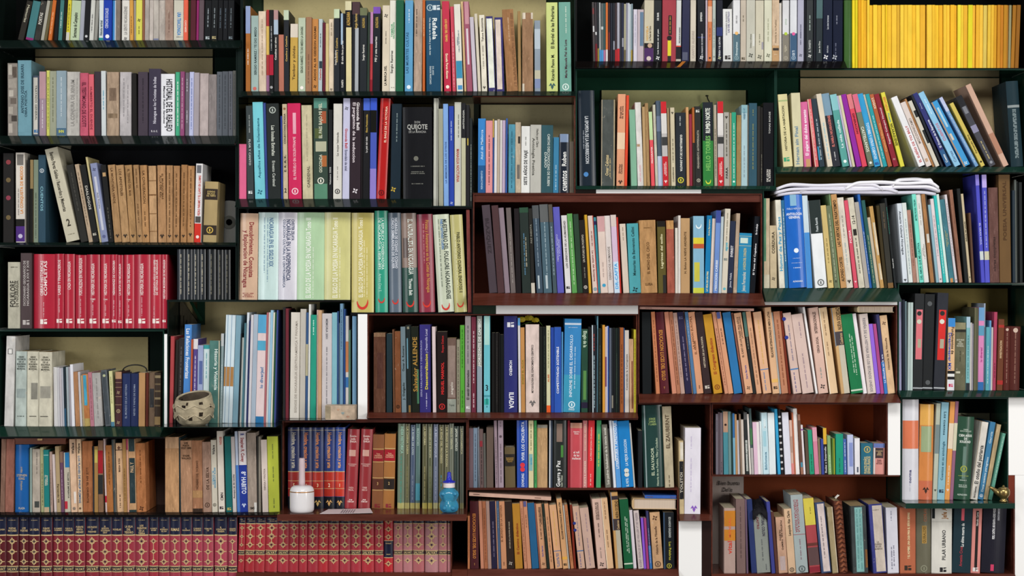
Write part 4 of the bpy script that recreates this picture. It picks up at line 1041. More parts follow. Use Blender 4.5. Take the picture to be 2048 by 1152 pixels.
566 -108 100 46 p dcb8a8|t INTERNACIONALES;5a4640;.05;.3;u;.3|t CIENCIA SOCIAL;5a4640;.34;.53;u;.24|l 8a9a94;.7;.83|e .92;3a3030;x
680 -120 86 46 pg e4c49c|q 0;1;0;.12;f0e4d0|l 8a6c50;.05;.33|l 8a6c50;.4;.57
800 -110 92 46 p cfa874|t NUEVA SOCIEDAD;3a2c20;.0;.26;u;.4;.72|b .28;.44;4c4448|t Cuadernos;c8a878;.3;.43;u;.32;.75|q .44;1;.35;1;c8c0ac|q 0;.45;0;.1;7a8ca0
906 -124 124 46 pg 257a4c|l c0d8c0;.25;.75;.5|l c0d8c0;.28;.78;.68|b .95;.97;d0dcc8
1036 -130 40 46 b f0e8ec
1080 -92 88 138 p dcccc4|t *RESEÑA DE LA HISTORIA DE LOS ESTADOS UNIDOS;8a8488;.05;.98;d;.3
1172 -90 44 250 p 9468dc
1216 -84 34 250 p b04c88
1254 -90 34 150 p 3c3c68|b .6;1;3c78c0|t La filosofia en la era;d8dcf0;.4;.97;u;.5
1290 -90 130 158 po dcb890|e .1;5a4030;x|t Historia de la Filosofia;5a4030;.26;.72;u;.22
V W 1785 560 .2084 1066
72 -4 24 182 b b8b8dc
100 -6 26 190 p 1c2430
128 -4 24 205 b 6a8088
146 6 60 216 m b8c8c4|q 0;1;.4;.5;8a9c98
V W 1785 560 .2084 1080
196 22 92 130 f 26282a|q .165;.68;.2;.85;d8747c|e .205;2a2a2a;o|e .29;c8c8b4;o|q .47;.56;.4;.75;b0a890
292 24 98 135 f 1f2123|e .1;55585a;o|e .92;55585a;o
394 40 106 122 f 2a2c34|q .175;.69;.2;.85;d8302c|e .21;2a2a2a;o|e .295;d8d8c8;o|q .475;.57;.4;.75;b0a890
524 14 68 366 p dcb488|b 0;.12;3a88d0|t Fundamentos de;3a3028;.12;.5;d;.36;.68|t Dreamweaver MX;2a4cb0;.2;.72;d;.42;.3|b .73;.77;17181a|b .77;.81;e0e0dc|b .81;.85;17181a|b .85;1;e0e0e4|e .93;c83058;s
V W 1785 560 .2084 1050
600 4 108 410 po 66644e|b 0;.1;8f8a6c|b .1;.14;2a2a24|t LECTURAS/DEL/ORDEN/MUNDIAL;c8c8b4;.3;.7;h|l 3a3a2c;.42;.58|q .72;.75;.1;.5;c8c4ac
708 16 38 354 p 7cb4b8|b 0;.15;a8c4d4|l 2a6a70;.25;.85|b .9;1;2a3034
746 16 20 410 b cac4c0
768 12 14 420 b b8b4c0
784 8 16 265 p 66644c
802 6 18 268 p 565840
822 14 54 264 pg d888b8|b 0;.16;6a9cc8|b .22;.34;5a98b8|t lo diversa!;a83a80;.48;.66;u;.32;.55|b .9;1;2c68a8
878 16 14 225 b 98a4b4
894 14 34 452 p 5aa4b0|l c8e4e8;.3;.9
930 8 18 390 b 6098c4
948 10 16 455 b c8c0bc
966 16 32 308 p a8405c|l 6a1c30;.65;.85
1002 18 56 376 p 6c3c24|b .08;.12;a83028|t *INVESTIGACION;d8b890;.3;.55;u;.34|b .86;.92;a82c28
1066 10 58 446 h 58251f|l 9a7060;.1;.9|e .05;c8b0a0;o
1126 12 100 446 h 532620|l 9a7060;.1;.9|e .06;c8b0a0;o
V X 1415 800 .19043 784
90 -2 24 148 p 77707a|l 4a4650;.1;.3
116 -4 16 130 p 5c5058
134 -10 30 135 p 6f646c|l 3a343c;.8;.97
172 -10 50 122 p 4c8c98|b 0;.33;b8937a|e .21;2a2020;o
224 -10 32 124 p 6c8c8c
258 -14 12 145 p 26403c
274 -22 22 142 p 3c74ac|b .4;1;7ab0c8
298 -20 20 150 p b88c60
322 -20 24 215 p d8d4da
350 -24 16 148 p 8a7462
368 -20 30 208 p e4d8cc
404 -30 34 130 p 2f3232|b 0;.12;5c5c5c|q .45;.95;.2;.9;8a9088|t *El desafio democratico;dcdcd8;.45;.95;d;.5
446 -36 20 150 p ece4dc
466 -30 24 90 p 4a5c5c|b .3;.55;4a7a50|b .6;1;b8b4b0
494 -22 68 232 p e4c0d4|q 0;1;.6;1;f0eae8
564 -18 22 226 p e0ecec
590 -24 62 134 m c8e4ec|t MARINA;f0f8f8;.1;.25;u;.4|t Biblioteca;5a88a0;.62;.95;u;.35|q .3;.55;.2;.7;a8d4e0
654 -20 70 136 m e8f0f2
742 -38 30 96 p 3aa4d4
776 -34 24 100 m 26262a|b .1;.13;c8c8c8|b .2;.23;c8c8c8|b .3;.33;c8c8c8|b .4;.43;c8c8c8|b .5;.53;c8c8c8|b .6;.63;c8c8c8|b .7;.73;c8c8c8|b .8;.83;c8c8c8|b .9;.93;c8c8c8
800 -30 10 125 p 8a4434
816 -36 70 130 pg e4e4f0
886 -26 30 215 p dcb8a8|q .3;.6;.2;.8;b89888|b .8;1;e0908c
918 -38 12 135 p c87454
932 -42 42 92 p f2ece8
982 -44 26 152 p a0705c|b .1;.8;6a4c40|q .8;.88;.1;.9;4a90a8
1012 -38 22 264 p f0e8ec|b .08;.11;a060b8
1044 -24 34 330 p 5c4c40
1080 -28 46 316 pg 2fa07c|l 1c6048;.55;.95
1130 -30 48 288 p d888a0|b 0;.3;e0a0b0
1178 -18 20 405 p 8a7a60
1200 -12 28 410 p 3c4c9c
1230 -16 36 296 p 2a2626|b 0;.35;e8b83c|t *Redes o Desarrollo;dcdcd8;.4;.97;u;.5
1270 -14 36 376 p 8cb078|l dcecc8;.5;.95
1312 -6 36 405 p 5a7c34|q 0;1;.6;.75;d0c030
1350 -4 78 356 pg 289c80|l 1c6048;.6;.95
1434 -12 36 412 p 4c6cb4|l d8e0f0;.1;.5|l d8e0f0;.6;.95
1474 -6 62 366 p c0c8e8|q .2;.8;.3;.9;8a98d0
1552 -4 56 404 p eceaee|q .8;.95;.4;.7;5a6070
1616 0 126 456 h 2c6a80|t FRANCES-ESPAÑOL/ESPAÑOL-FRANCES;d8c890;.42;.98;u;.55|e .2;b8a868;r
1746 4 120 458 h d8948c|b 0;.14;6a7cb8|q .15;.48;.15;.85;4a3a3c|t DICCIONARIO/DE LA/LENGUA/ESPAÑOLA;d8b888;.31;.6;h|t PRIMER/GRADO/ESCOLAR;6a3a3c;.6;.5;h|q .15;1;.0;.15;e8dcd4
V Y 1795 785 .20403 1060
52 4 164 48 hg d9d8de|b .21;.49;dd7c58|t norma;3a3a6c;.7;.83;u;.16;.45|l b8b8c4;.82;.92;.45
212 18 136 116 hg d98a4c|b 0;.22;e4ac58|q .23;.5;.1;.85;9cac84|b .8;1;cc7050|e .9;3a2a24;d
348 38 42 108 p b9bfae|b .22;.52;7c8c8c|e .9;3a3c38;d
392 44 72 96 pg 8fbccb|t *Los cuentos;3a5a68;.08;.35;d;.3;.55|t Cuentos en su antologia;3a6a7c;.4;.8;u;.3|e .91;2a3a50;s
466 56 48 90 p e09a54|b .22;.48;e4d4bc|l f0dcc0;.65;.85|e .9;f0e4d8;d
516 64 34 88 p 94647c|b .22;.5;d0ccb0
554 46 164 234 hg 31513f|t GABRIEL/GARCIA MARQUEZ;b8c8b8;.165;.7;h|t *CIEN AÑOS/DE/SOLEDAD;eaf0e6;.265;.8;h|e .63;a0a848;r|l a8b458;.71;.725|l c0ccc0;.76;.79|l c0ccc0;.82;.88|t ALFAGUARA;c8d4c8;.94;.6;h|q .36;.75;.4;.6;6a8478
716 110 72 286 po d8d2c8|t *El otoño del patriarca;3a3a3a;.3;.8;u;.5|t Editorial Sudamericana;3a3a3a;.83;.98;u;.4|q 0;1;0;.08;8a7c64
794 124 54 288 p 3f7ca4|t Doce cuentos peregrinos;c8dce4;.45;.9;u;.4|t Garcia;b8d0dc;.05;.35;u;.4|e .95;e0e8ec;r
848 136 40 312 wo b9a27c
896 136 32 398 p 5f9c88|l c0dcd0;.05;.7
V Z 1400 945 .17964 1110
20 30 36 60 p 3c3438
58 36 30 50 p 24342c
92 32 36 40 p 28305c
270 0 128 400 p b49a90|b .04;.28;c8802c|b .33;.5;c8802c|t vital;c84838;.5;.7;u;.35|t MANUAL;d86a38;.1;.5;u;.2
410 -14 100 296 p 7c6460|l 5a4644;.1;.8
520 -24 20 300 p 6a5468
V Z 1400 945 .17964 1110
578 -74 60 300 p 2c3868
640 -62 152 440 pg 8e938c|t CRISTOBAL COLON;3a3848;.0;.4;d;.2;.68|t CASTRO;7a2c38;.08;.28;d;.16;.3|l 5c6060;.45;.8|l 55585c;.86;.96;.7
800 -86 40 325 p 40448c
846 -60 36 440 p 5a3830
880 -40 100 495 po c29a80|t *POETAS DEL TIEMPO/NUEVO;3a2820;.05;.6;d;.4|q .7;.95;.2;.8;b8a4a0
988 -88 84 405 p d8b694|t Leopoldo Alas Clarin;3a3428;.03;.42;u;.32;.55|e .95;5a5044;r
1076 -96 134 246 p a4b0b0|t INTRODUCCION A LA/LITERATURA INGLESA;a05058;.06;.48;d;.4;.4|l 8a6a74;.57;.85|b .505;.512;a05058|e .95;5a6464;r
1228 -92 118 284 p a8484c|b 0;.36;d8c850|l 8a8030;.12;.22;.6|b .6;.64;6a3a34|b .66;.9;604848|b .92;.99;8c2c38
1356 -80 110 330 po 3c4c70|q .02;.98;.22;.9;d8c8c4|l 6a6064;.2;.8
1480 -66 64 385 po a49470|q 0;1;.85;1;d0c0a8
V Z 1700 945 .17966 1140
34 -30 170 370 po 3e4444|q .02;.98;.25;.75;7fb0ac|l 5a8c8a;.05;.95;.4|l 5a8c8a;.05;.95;.6|q .65;.92;.85;1;8a5c34
262 -56 150 348 po 3c4084|q .02;.98;.25;.95;cabdb0|t LA/GUERRA/DE LOS/MUNDOS;6a6058;.6;.6;h|l 6a6058;.08;.1
424 -22 134 392 p d9d8e2|l 8a8a9c;.05;.2;.45|l 6a6a7c;.6;.95;.4|l 6a6a7c;.58;.9;.6
V Z2 1700 945 .17966 1140
562 -2 174 374 pg b86a4c|t *Y EL HOMBRE, UNA CASA PARA EL SEÑOR BISWAS;f0e0b0;.08;.78;u;.14;.55|e .92;3a3028;s
746 -4 168 374 hg 6d6a58|t CORAN;a86848;.0;.22;u;.2;.6|q .28;.55;.38;.7;b08c4c|t GUIRALDES;6a5428;.29;.54;u;.18;.54|e .93;8a8a74;r
914 4 228 374 hg dfdcd2|t Jefe A;a06a30;.0;.17;u;.24;.6|t PILAR URBANO;3a3a3c;.34;.8;u;.17;.58|b .215;.22;b8b4a8|q 0;.17;.0;.14;1f2426|e .945;2a2a2c;s;.55
1140 32 206 374 pg 22363e|q 0;.2;.4;.56;d8606c|t *La ultima muerte de;dce0dc;.24;.6;u;.16;.5|t Artemio Cruz;a83c44;.6;.9;u;.15;.45
1346 28 104 374 p d98c84|q .05;.97;.36;.66;26201f|t Neruda - Lorca;e0d8d0;.07;.28;u;.2;.5|e .945;e0d8d4;s;.5
1462 30 260 374 hg 25242e|t FIDEL CASTRO, BIOGRAFIA A DOS VOCES;f0f0f2;.0;.48;u;.12;.45|t IGNACIO RAMONET;c8c8d0;.0;.19;u;.1;.64|q .87;.97;.38;.52;d04468
""".split("\n")
# ------------------------------------------------------------------ books
GL = load_glyphs(sorted(set(''.join(DATA) + 'SALVAT') - {' ', '\n', '|', ';', '*'}) + ['*'])
RNG = random.Random(5)
CAP = 0.69
def text_mesh(s, bold=True):
    st = 'b' if bold else 'r'; x = 0; vs = []; fs = []
    for ch in s:
        if ch == ' ': x += .3; continue
        g = GL.get((st, ch))
        if not g: continue
        i = len(vs); vs += [(a + x, b) for a, b in g[0]]; fs += [tuple(i + k for k in f) for f in g[1]]; x += g[2] + .02
    return vs, fs, max(x, .1)
class Spine:
    """flat print on a book's spine; u 0..1 across, v 0..1 from the top down"""
    def __init__(s, w, h, bulge): s.w = w; s.h = h; s.b = bulge; s.k = 0; s.ink = MB(); s.band = MB()
    def y(s, x, off):
        t = min(1, abs(2 * x / s.w)); return -s.b * (1 - t * t) - off
    def quad(s, mb, u0, u1, v0, v1, m, off):
        n = 12 if (s.b > 0 and u1 - u0 > .3) else 1
        u0 = max(u0, .012); u1 = min(u1, .988)
        x0 = (u0 - .5) * s.w; x1 = (u1 - .5) * s.w; z0 = (1 - v1) * s.h; z1 = (1 - v0) * s.h
        xs = [x0 + (x1 - x0) * i / n for i in range(n + 1)]
        vs = [(x, s.y(x, off), z) for z in (z0, z1) for x in xs]
        mb.add(vs, [(i, i + 1, n + 2 + i, n + 1 + i) for i in range(n)], m)
    def text(s, txt, m, a, b, d, cap, c):
        lines = re.split(r'(?<! )/(?! )', txt); n = len(lines)
        if d == 'h':
            T = [text_mesh(t) for t in lines]; mx = max(t[2] for t in T)
            sc = min(b * s.w / mx, .055 * s.h / CAP * (1.6 if n == 1 else 1)); sx = min(b * s.w / mx, sc * 1.5); sc = min(sc * 1.35, .05 * s.h / CAP * (1.6 if n == 1 else 1)); sx = min(sx, sc * 1.4)
            for i, (vs, fs, wd) in enumerate(T):
                zc = s.h * (1 - a) + ((n - 1) / 2 - i) * sc * .95
                out = []
                for (px, py) in vs:
                    x = (px - wd / 2) * sx + (c - .5) * s.w; out.append((x, s.y(x, .0007), zc + (py - CAP / 2) * sc))
                s.ink.add(out, fs, m)
            return
        L = (b - a) * s.h
        for i, t in enumerate(lines):
            vs, fs, wd = text_mesh(t)
            hc = cap * s.w / n * (.82 if n > 1 else 1); sy = hc / CAP; sx = L / wd
            sx = min(sx, sy * 1.45); sy = min(sy, sx * 2.1)
            off = ((n - 1) / 2 - i) * cap * s.w / n * 1.02
            ln = wd * sx; z_top = (1 - a) * s.h - max(0, (L - ln)) / 2
            out = []
            for (px, py) in vs:
                q = (py - CAP / 2) * sy
                if d == 'd': x = (c - .5) * s.w + off + q; z = z_top - px * sx
                else: x = (c - .5) * s.w - off - q; z = z_top - ln + px * sx
                out.append((x, s.y(x, .0007), z))
            s.ink.add(out, fs, m)
    def blur(s, m, a, b, c, th):
        if (b - a) * s.h < .4 * s.w:
            e = min(.0022, max(.0010, (b - a) * s.h * .5)); k = max(1, int((b - a) * s.h / (e * 1.9)))
            for i in range(k):
                z1 = (1 - a) * s.h - i * e * 1.9; W_ = s.w * RNG.uniform(.4, .62); x = -W_ / 2 + (c - .5) * s.w
                while x < W_ / 2 + (c - .5) * s.w:
                    x1 = x + e * .55; s.ink.face([(x, s.y(x, .0006), z1 - e), (x1, s.y(x1, .0006), z1 - e), (x1, s.y(x1, .0006), z1), (x, s.y(x, .0006), z1)], m); x += e * (.8 if RNG.random() > .18 else 1.5)
            return
        r = RNG; v = a; e = min(th * s.w, .0024); lv = e / s.h
        while v < b:
            wl = r.randint(3, 8)
            for _ in range(wl):
                if v + lv * .6 > b: break
                x = (c - .5) * s.w; hw = e * r.choice((.5, .5, .36, .62))
                z1 = (1 - v) * s.h; z0 = z1 - e * .62
                s.ink.face([(x - hw, s.y(x - hw, .0006), z0), (x + hw, s.y(x + hw, .0006), z0), (x + hw, s.y(x + hw, .0006), z1), (x - hw, s.y(x - hw, .0006), z1)], m)
                v += lv * .92
            v += lv * 1.0
    def emblem(s, a, m, sh, c):
        R = min(.3 * s.w, .0085) if sh not in 'uo' else .26 * s.w if sh == 'u' else min(.24 * s.w, .006)
        R = min(R, .9 * s.h * min(a, 1 - a) / (1.25 if sh == 'u' else 1))
        cx = (c - .5) * s.w; cz = (1 - a) * s.h
        P = lambda x, z: (cx + x, s.y(cx + x, .0008), cz + z)
        if sh == 'o': s.ink.face([P(R * math.cos(k * math.pi / 8), R * math.sin(k * math.pi / 8)) for k in range(16)], m)
        elif sh == 'd':
            s.ink.face([P(0, -R), P(R * .45, -R * .1), P(0, R * .3), P(-R * .45, -R * .1)], m); s.ink.face([P(0, R * .2), P(R, R * .1), P(R * .4, R)], m); s.ink.face([P(0, R * .2), P(-R * .4, R), P(-R, R * .1)], m)
        elif sh == 's':
            s.ink.face([P(-R, -R * .7), P(-.1 * R, -R * .7), P(-.1 * R, R * .7), P(-R, R * .7)], m); s.ink.face([P(.1 * R, -R * .7), P(R, -R * .7), P(R, 0), P(.1 * R, 0)], m)
            s.ink.face([P(.1 * R, .25 * R), P(R, .45 * R), P(R, .7 * R), P(.1 * R, .7 * R)], m)
        elif sh == 'x':
            for k in range(4):
                t = k * math.pi / 2 + .5; s.ink.face([P(R * .12 * math.cos(t), R * .12 * math.sin(t)), P(R * .6 * math.cos(t - .5), R * .6 * math.sin(t - .5)), P(R * math.cos(t), R * math.sin(t)), P(R * .6 * math.cos(t + .5), R * .6 * math.sin(t + .5))], m)
        elif sh == 'r':
            n = 16
            for k in range(n):
                t0 = 2 * math.pi * k / n; t1 = 2 * math.pi * (k + 1) / n
                s.ink.face([P(R * .7 * math.cos(t0), R * .7 * math.sin(t0)), P(R * math.cos(t0), R * math.sin(t0)), P(R * math.cos(t1), R * math.sin(t1)), P(R * .7 * math.cos(t1), R * .7 * math.sin(t1))], m)
            s.ink.face([P(-R * .2, -R * .45), P(R * .2, -R * .45), P(R * .2, R * .4), P(-R * .2, R * .4)], m)
        elif sh == 'u':
            n = 14
            for k in range(n):
                q = []
                for kk in (k, k + 1):
                    t = math.radians(170 + 215 * kk / n); th = R * .42 * math.sin(math.pi * min(1, (kk + .5) / (n + .5))) ** .7 + .0004
                    q.append((t, th))
                (t0, h0), (t1, h1) = q
                s.ink.face([P((R - h0) * math.cos(t0), (R * 1.25 - h0) * math.sin(t0)), P(R * math.cos(t0), R * 1.25 * math.sin(t0)), P(R * math.cos(t1), R * 1.25 * math.sin(t1)), P((R - h1) * math.cos(t1), (R * 1.25 - h1) * math.sin(t1))], m)
    def diamond(s, a, mg, mb_):
        """gilt rosette: pointed lozenge with curls and a dark star"""
        R = min(.35 * s.w, .9 * s.h * min(a, 1 - a)); cz = (1 - a) * s.h; Rz = R * 1.0
        P = lambda x, z, o=.0008: (x, s.y(x, o), cz + z)
        n = 32; ring = []
        for k in range(n):
            t = 2 * math.pi * k / n
            rr = 1 / (abs(math.cos(t)) + abs(math.sin(t))) * (1 + .12 * math.cos(8 * t)) * .86
            ring.append((rr * R * math.cos(t), rr * Rz * math.sin(t)))
        for k in range(n):
            if k % 2 == 0:
                p, q = ring[k], ring[(k + 1) % n]
                s.ink.face([P(p[0] * .38, p[1] * .38), P(*p), P(*q), P(q[0] * .38, q[1] * .38)], mg)
            else:
                p, q = ring[k], ring[(k + 1) % n]
                s.ink.face([P(p[0] * .72, p[1] * .72), P(*p), P(*q), P(q[0] * .72, q[1] * .72)], mg)
        for sx in (-1, 1):
            s.ink.face([P(sx * R * .85, 0), P(sx * R * 1.05, R * .14), P(sx * R * 1.15, 0), P(sx * R * 1.05, -R * .14)], mg)
        r2 = R * .30
        s.ink.face([P(r2 * (1 if k % 2 == 0 else .42) * math.cos(k * math.pi / 4), r2 * (1 if k % 2 == 0 else .42) * math.sin(k * math.pi / 4), .0011) for k in range(8)], mb_)
    def salvat(s, mode, title):
        gold = mat('d2b684', 'ink'); navy = mat('1c2038', 'e'); dark = mat('23262c', 'e')
        if mode == 'K':
            for a in (.08, .22, .36): s.diamond(a, gold, navy)
            s.quad(s.band, 0, 1, .43, .74, navy, .0004); s.text('NOVELAS', gold, .48, .6, 'h', .4, .5); s.text('GALDOS', gold, .68, .45, 'h', .4, .5); s.diamond(.85, gold, navy)
            for v in (.43, .74): s.quad(s.band, 0, 1, v - .006, v + .006, gold, .0006)
            return
        b0, dd, sv = (.25, (.335, .48, .62, .88), .725) if mode == 'G' else (.115, (.19, .345, .50, .79), .645)
        s.quad(s.band, 0, 1, 0, b0, navy, .0004); s.quad(s.band, 0, 1, b0 - .008, b0 + .008, gold, .0006)
        if mode == 'G':
            ws = title.split(); lines = []; cur = ''
            for w_ in ws:
                if cur and len(cur) + len(w_) > 8: lines.append(cur); cur = w_
                else: cur = (cur + ' ' + w_).strip()
            lines.append(cur)
            s.text('/'.join(lines), gold, .17, .72 if len(lines) > 1 else .8, 'h', .4, .5); s.blur(gold, .035, .05, .5, .5)
        else:
            s.blur(gold, .03, .05, .4, .3); s.blur(gold, .06, .08, .6, .3)
        for a in dd: s.diamond(a, gold, navy)
        for k in range(3):
            s.quad(s.ink, .47, .53, dd[0] + .02, dd[2] - .02, gold, .0005) if k == 0 else None
        s.quad(s.band, 0, 1, sv - .034, sv + .034, dark, .0004)
        for v in (sv - .038, sv + .038): s.quad(s.band, 0, 1, v - .006, v + .006, gold, .0006)
        s.text('SALVAT', gold, sv, .86, 'h', .4, .5)
def cover_outline(w, d, t, b, n):
    if b > 0:
        fr = [(-w / 2 + w * i / n, -b * (1 - (2 * i / n - 1) ** 2)) for i in range(n + 1)]
        out = [(-w / 2, d)] + [(fr[0][0], .003)] + fr[0:] + [(w / 2, .003), (w / 2, d)]
    else:
        r = min(.0008, w * .15); out = [(-w / 2, d), (-w / 2, r), (-w / 2 + r, 0), (w / 2 - r, 0), (w / 2, r), (w / 2, d)]
    inn = [(w / 2 - t, d), (w / 2 - t, .004), (-w / 2 + t, .004), (-w / 2 + t, d)]
    return out + inn
KIND = {'p': ('paperback', 'book'), 'h': ('hardback', 'book'), 'e': ('series_volume', 'book'), 'b': ('booklet', 'booklet'), 'm': ('magazine', 'magazine'), 'w': ('old_book', 'book'), 'f': ('ring_binder', 'binder')}
def colour_name(h):
    import colorsys
    r, g, b = (int(h[i:i+2], 16) / 255 for i in (0, 2, 4))
    hh, s, v = colorsys.rgb_to_hsv(r, g, b); hh *= 360
    if v < .19: return 'black'
    if s < .13: return 'white' if v > .82 else 'pale grey' if v > .66 else 'grey' if v > .36 else 'charcoal'
    if s < .3 and v > .78 and 15 < hh < 75: return 'cream'
    if hh < 14 or hh >= 345:
        n = 'red' if s > .5 else 'dusty pink' if v > .6 else 'reddish brown'
        return ('dark ' + n if v < .5 and n == 'red' else n)
    if hh < 42:
        if s > .55 and v > .72: return 'orange' if hh < 36 else 'amber'
        return 'tan' if v > .62 else 'brown' if v > .3 else 'dark brown'
    if hh < 68:
        if s > .5 and v > .6: return 'yellow'
        return 'pale yellow' if v > .7 else 'olive' if v > .3 else 'dark olive'
    if hh < 165: n = 'green'
    elif hh < 195: n = 'teal'
    elif hh < 225: n = 'blue'
    elif hh < 255: n = 'violet blue'
    elif hh < 300: n = 'purple'
    else: n = 'pink' if v > .7 else 'plum'
    if v < .36: return 'dark ' + n
    if s < .32 and v > .6: return 'pale ' + n
    return n
ORD = lambda n: f"{n}{'th' if 10 <= n % 100 <= 20 else {1: 'st', 2: 'nd', 3: 'rd'}.get(n % 10, 'th')}"
def parse(lines):
    rows = {}; cur = None
    for ln in lines:
        ln = ln.rstrip('\n')
        if not ln: continue
        if ln.startswith('V '):
            _, u, x0, y0, sc, fl = ln.split(); cur = (u, float(x0), float(y0), float(sc)); continue
        parts = ln.split('|'); x, dx, w, yt, k, c = parts[0].split()
        u, x0, y0, sc = cur
        rows.setdefault(u, []).append(dict(x=x0 + float(x) * sc, dx=float(dx) * sc, w=float(w) * sc, yt=y0 + float(yt) * sc, k=k, c=c, deco=parts[1:]))
    return rows
def settle(bs, fl, x0, x1, ytop):
    """keep neighbours from running through one another"""
    bs.sort(key=lambda b: b['x'])
    for b in bs:
        b['yt'] = max(b['yt'], ytop + 1.6); b['H'] = fl - b['yt']; b['m'] = b['dx'] / b['H']
        if b['x'] < x0: b['w'] -= x0 - b['x']; b['x'] = x0
        if b['x'] + b['w'] > x1: b['w'] = x1 - b['x']
    bs[:] = [b for b in bs if b['w'] > 2.2]
    for p, q in zip(bs, bs[1:]):
        if q['x'] - p['x'] < 1.9: q['w'] -= 1.9 - (q['x'] - p['x']); q['x'] = p['x'] + 1.9
        p['w'] = min(p['w'], q['x'] - p['x'] - .35)
        q['w'] = max(q['w'], 1.6)
    if bs:
        b = bs[-1]
        if b['m'] > 0: b['m'] = min(b['m'], max(0, (x1 - b['x'] - b['w'])) / b['H'])
        b = bs[0]
        if b['m'] < 0: b['m'] = max(b['m'], -max(0, b['x'] - x0) / b['H'])
    for p, q in reversed(list(zip(bs, bs[1:]))):
        z = min(p['H'], q['H']); g = q['x'] - p['x'] - p['w'] - .3
        if p['m'] > 0: p['m'] = min(p['m'], max(0, q['m']) + g / z)
    for p, q in zip(bs, bs[1:]):
        z = min(p['H'], q['H']) * 1.0; g = q['x'] - p['x'] - p['w'] - .3
        q['m'] = max(q['m'], p['m'] - g / z)
def make_book(b, fl, name, label, cat, group, maxd):
    k = b['k'][0]; gl = 'g' in b['k']; old = 'o' in b['k']
    th = math.atan(b['m']); ct = math.cos(th); sn = abs(math.sin(th))
    w = b['w'] * S * ct; h = (b['H'] * S - w * sn) / ct
    d = max(.09, min(.72 * h, maxd)) * RNG.uniform(.93, 1)
    if k == 'f': d = maxd
    yo = RNG.uniform(0, .006) + (.004 if k == 'b' else 0)
    bulge = {'h': min(.13 * w, .005), 'e': min(.17 * w, .0065), 'w': min(.05 * w, .002)}.get(k, 0) if w > .006 else 0
    if bulge: yo += bulge
    cx = PX(b['x']) + b['w'] * S / 2; z0 = PZ(fl) + .0002
    if b['m'] < 0: px = PX(b['x']); cxr = px + (w / 2) * ct; zr = z0 + (w / 2) * sn
    elif b['m'] > 0: px = PX(b['x'] + b['w']); cxr = px - (w / 2) * ct; zr = z0 + (w / 2) * sn
    else: cxr = cx; zr = z0
    root = tag(empty(name, (cxr, yo, zr), th), label, cat, group)
    st = 'w' if k == 'w' else 'o' if old else 'e' if (k == 'e') else 'g' if gl else 'p'
    t = {'p': .0006, 'b': .0003, 'm': .0003, 'w': .0012, 'h': .0022, 'e': .002, 'f': .0025}[k]; t = min(t, w * .22)
    cov = MB()
    solid = w < .0052
    if solid: cov.box(-w / 2, w / 2, 0, d, 0, h, mat(b['c'], st))
    else: cov.prism(cover_outline(w, d, t, bulge, 12), 2, 0, h, mat(b['c'], st))
    co = cov.build('cover', root)
    if not solid:
        pg = MB(); ov = .0025 if k in 'hef' else .0004
        pg.box(-w / 2 + t * 1.02, w / 2 - t * 1.02, .0041, d - ov, ov, h - ov * 1.3, mat('cfc4a8' if not old else 'b59c74', 'page') if k != 'f' else mat('d8d8d4', 'page')); pg.build('page_block', root)
    sp = Spine(w, h, bulge)
    alone = sum(dc[0] in 'tl' for dc in b['deco'] if dc) == 0 or (w > .014 and sum(dc[0] == 'l' for dc in b['deco'] if dc) == 0)
    for dc in b['deco']:
        if not dc: continue
        op = dc[0]; a = dc[2:].split(';')
        if op in 'bq':
            if op == 'b': a = [a[0], a[1], '0', '1', a[2]]
            v0, v1, u0, u1 = (float(q) for q in a[:4]); sp.k += 1
            big = (v1 - v0) * (u1 - u0) > .014 and w > .007
            tg = MB() if big else sp.band
            sp.quad(tg, u0, u1, v0, v1, mat(a[4], st), .0003 + .00003 * sp.k)
            if big: tg.build('spine_band', co)
        elif op == 'l': sp.blur(mat(a[0], 'ink'), float(a[1]), float(a[2]), float(a[3]) if len(a) > 3 else .5, .2 if len(a) < 4 else .12)
        elif op == 'e':
            keep = sp.ink
            if alone: sp.ink = MB()
            sp.emblem(float(a[0]), mat(a[1], 'ink'), a[2], float(a[3]) if len(a) > 3 else .5)
            if alone: sp.ink.build('emblem', co); sp.ink = keep
        elif op == 'S': sp.salvat(a[0], a[2] if len(a) > 2 else '')
        elif op == 't':
            tx = a[0].lstrip('*') or '*'
            if a[4] == 'h': sp.text(tx, mat(a[1], 'ink'), float(a[2]), float(a[3]), 'h', .4, .5)
            else: sp.text(tx, mat(a[1], 'ink'), float(a[2]), float(a[3]), a[4], float(a[5]), float(a[6]) if len(a) > 6 else .5)
    if sp.band.f: sp.band.build('spine_print', co)
    if sp.ink.f: sp.ink.build('spine_lettering', co)
    if k == 'f':
        r = MB(); r.box(-w * .5, w * .5, -.0008, 0, .004, .007, mat('b8bcc0', 'metal')); r.build('edge_trim', root)
        r = MB(); pr = []
        for q in range(14):
            an = q * math.pi / 7; pr.append((.0075 * math.cos(an), .0075 * math.sin(an)))
    return root
ROWS = parse(DATA)
def title_of(b):
    for dc in b['deco']:
        if dc.startswith('t *'):
            return ' '.join(dc[3:].split(';')[0].replace('/', ' ').replace(',', '').replace('Ü', 'U').replace('Ñ', 'Ñ').split()[:3])
        if dc.startswith('S G;*;'): return ' '.join(dc.split(';')[2].split()[:4])
    return ''
# ------------------------------------------------------------------ the patchwork of shelf units
BK = .15
GREEN, DARK, WOOD, BLACK = ('143026', 'shelf'), ('0f1a16', 'shelf'), ('5a2a1d', 'wood'), ('100d0c', 'shelf')
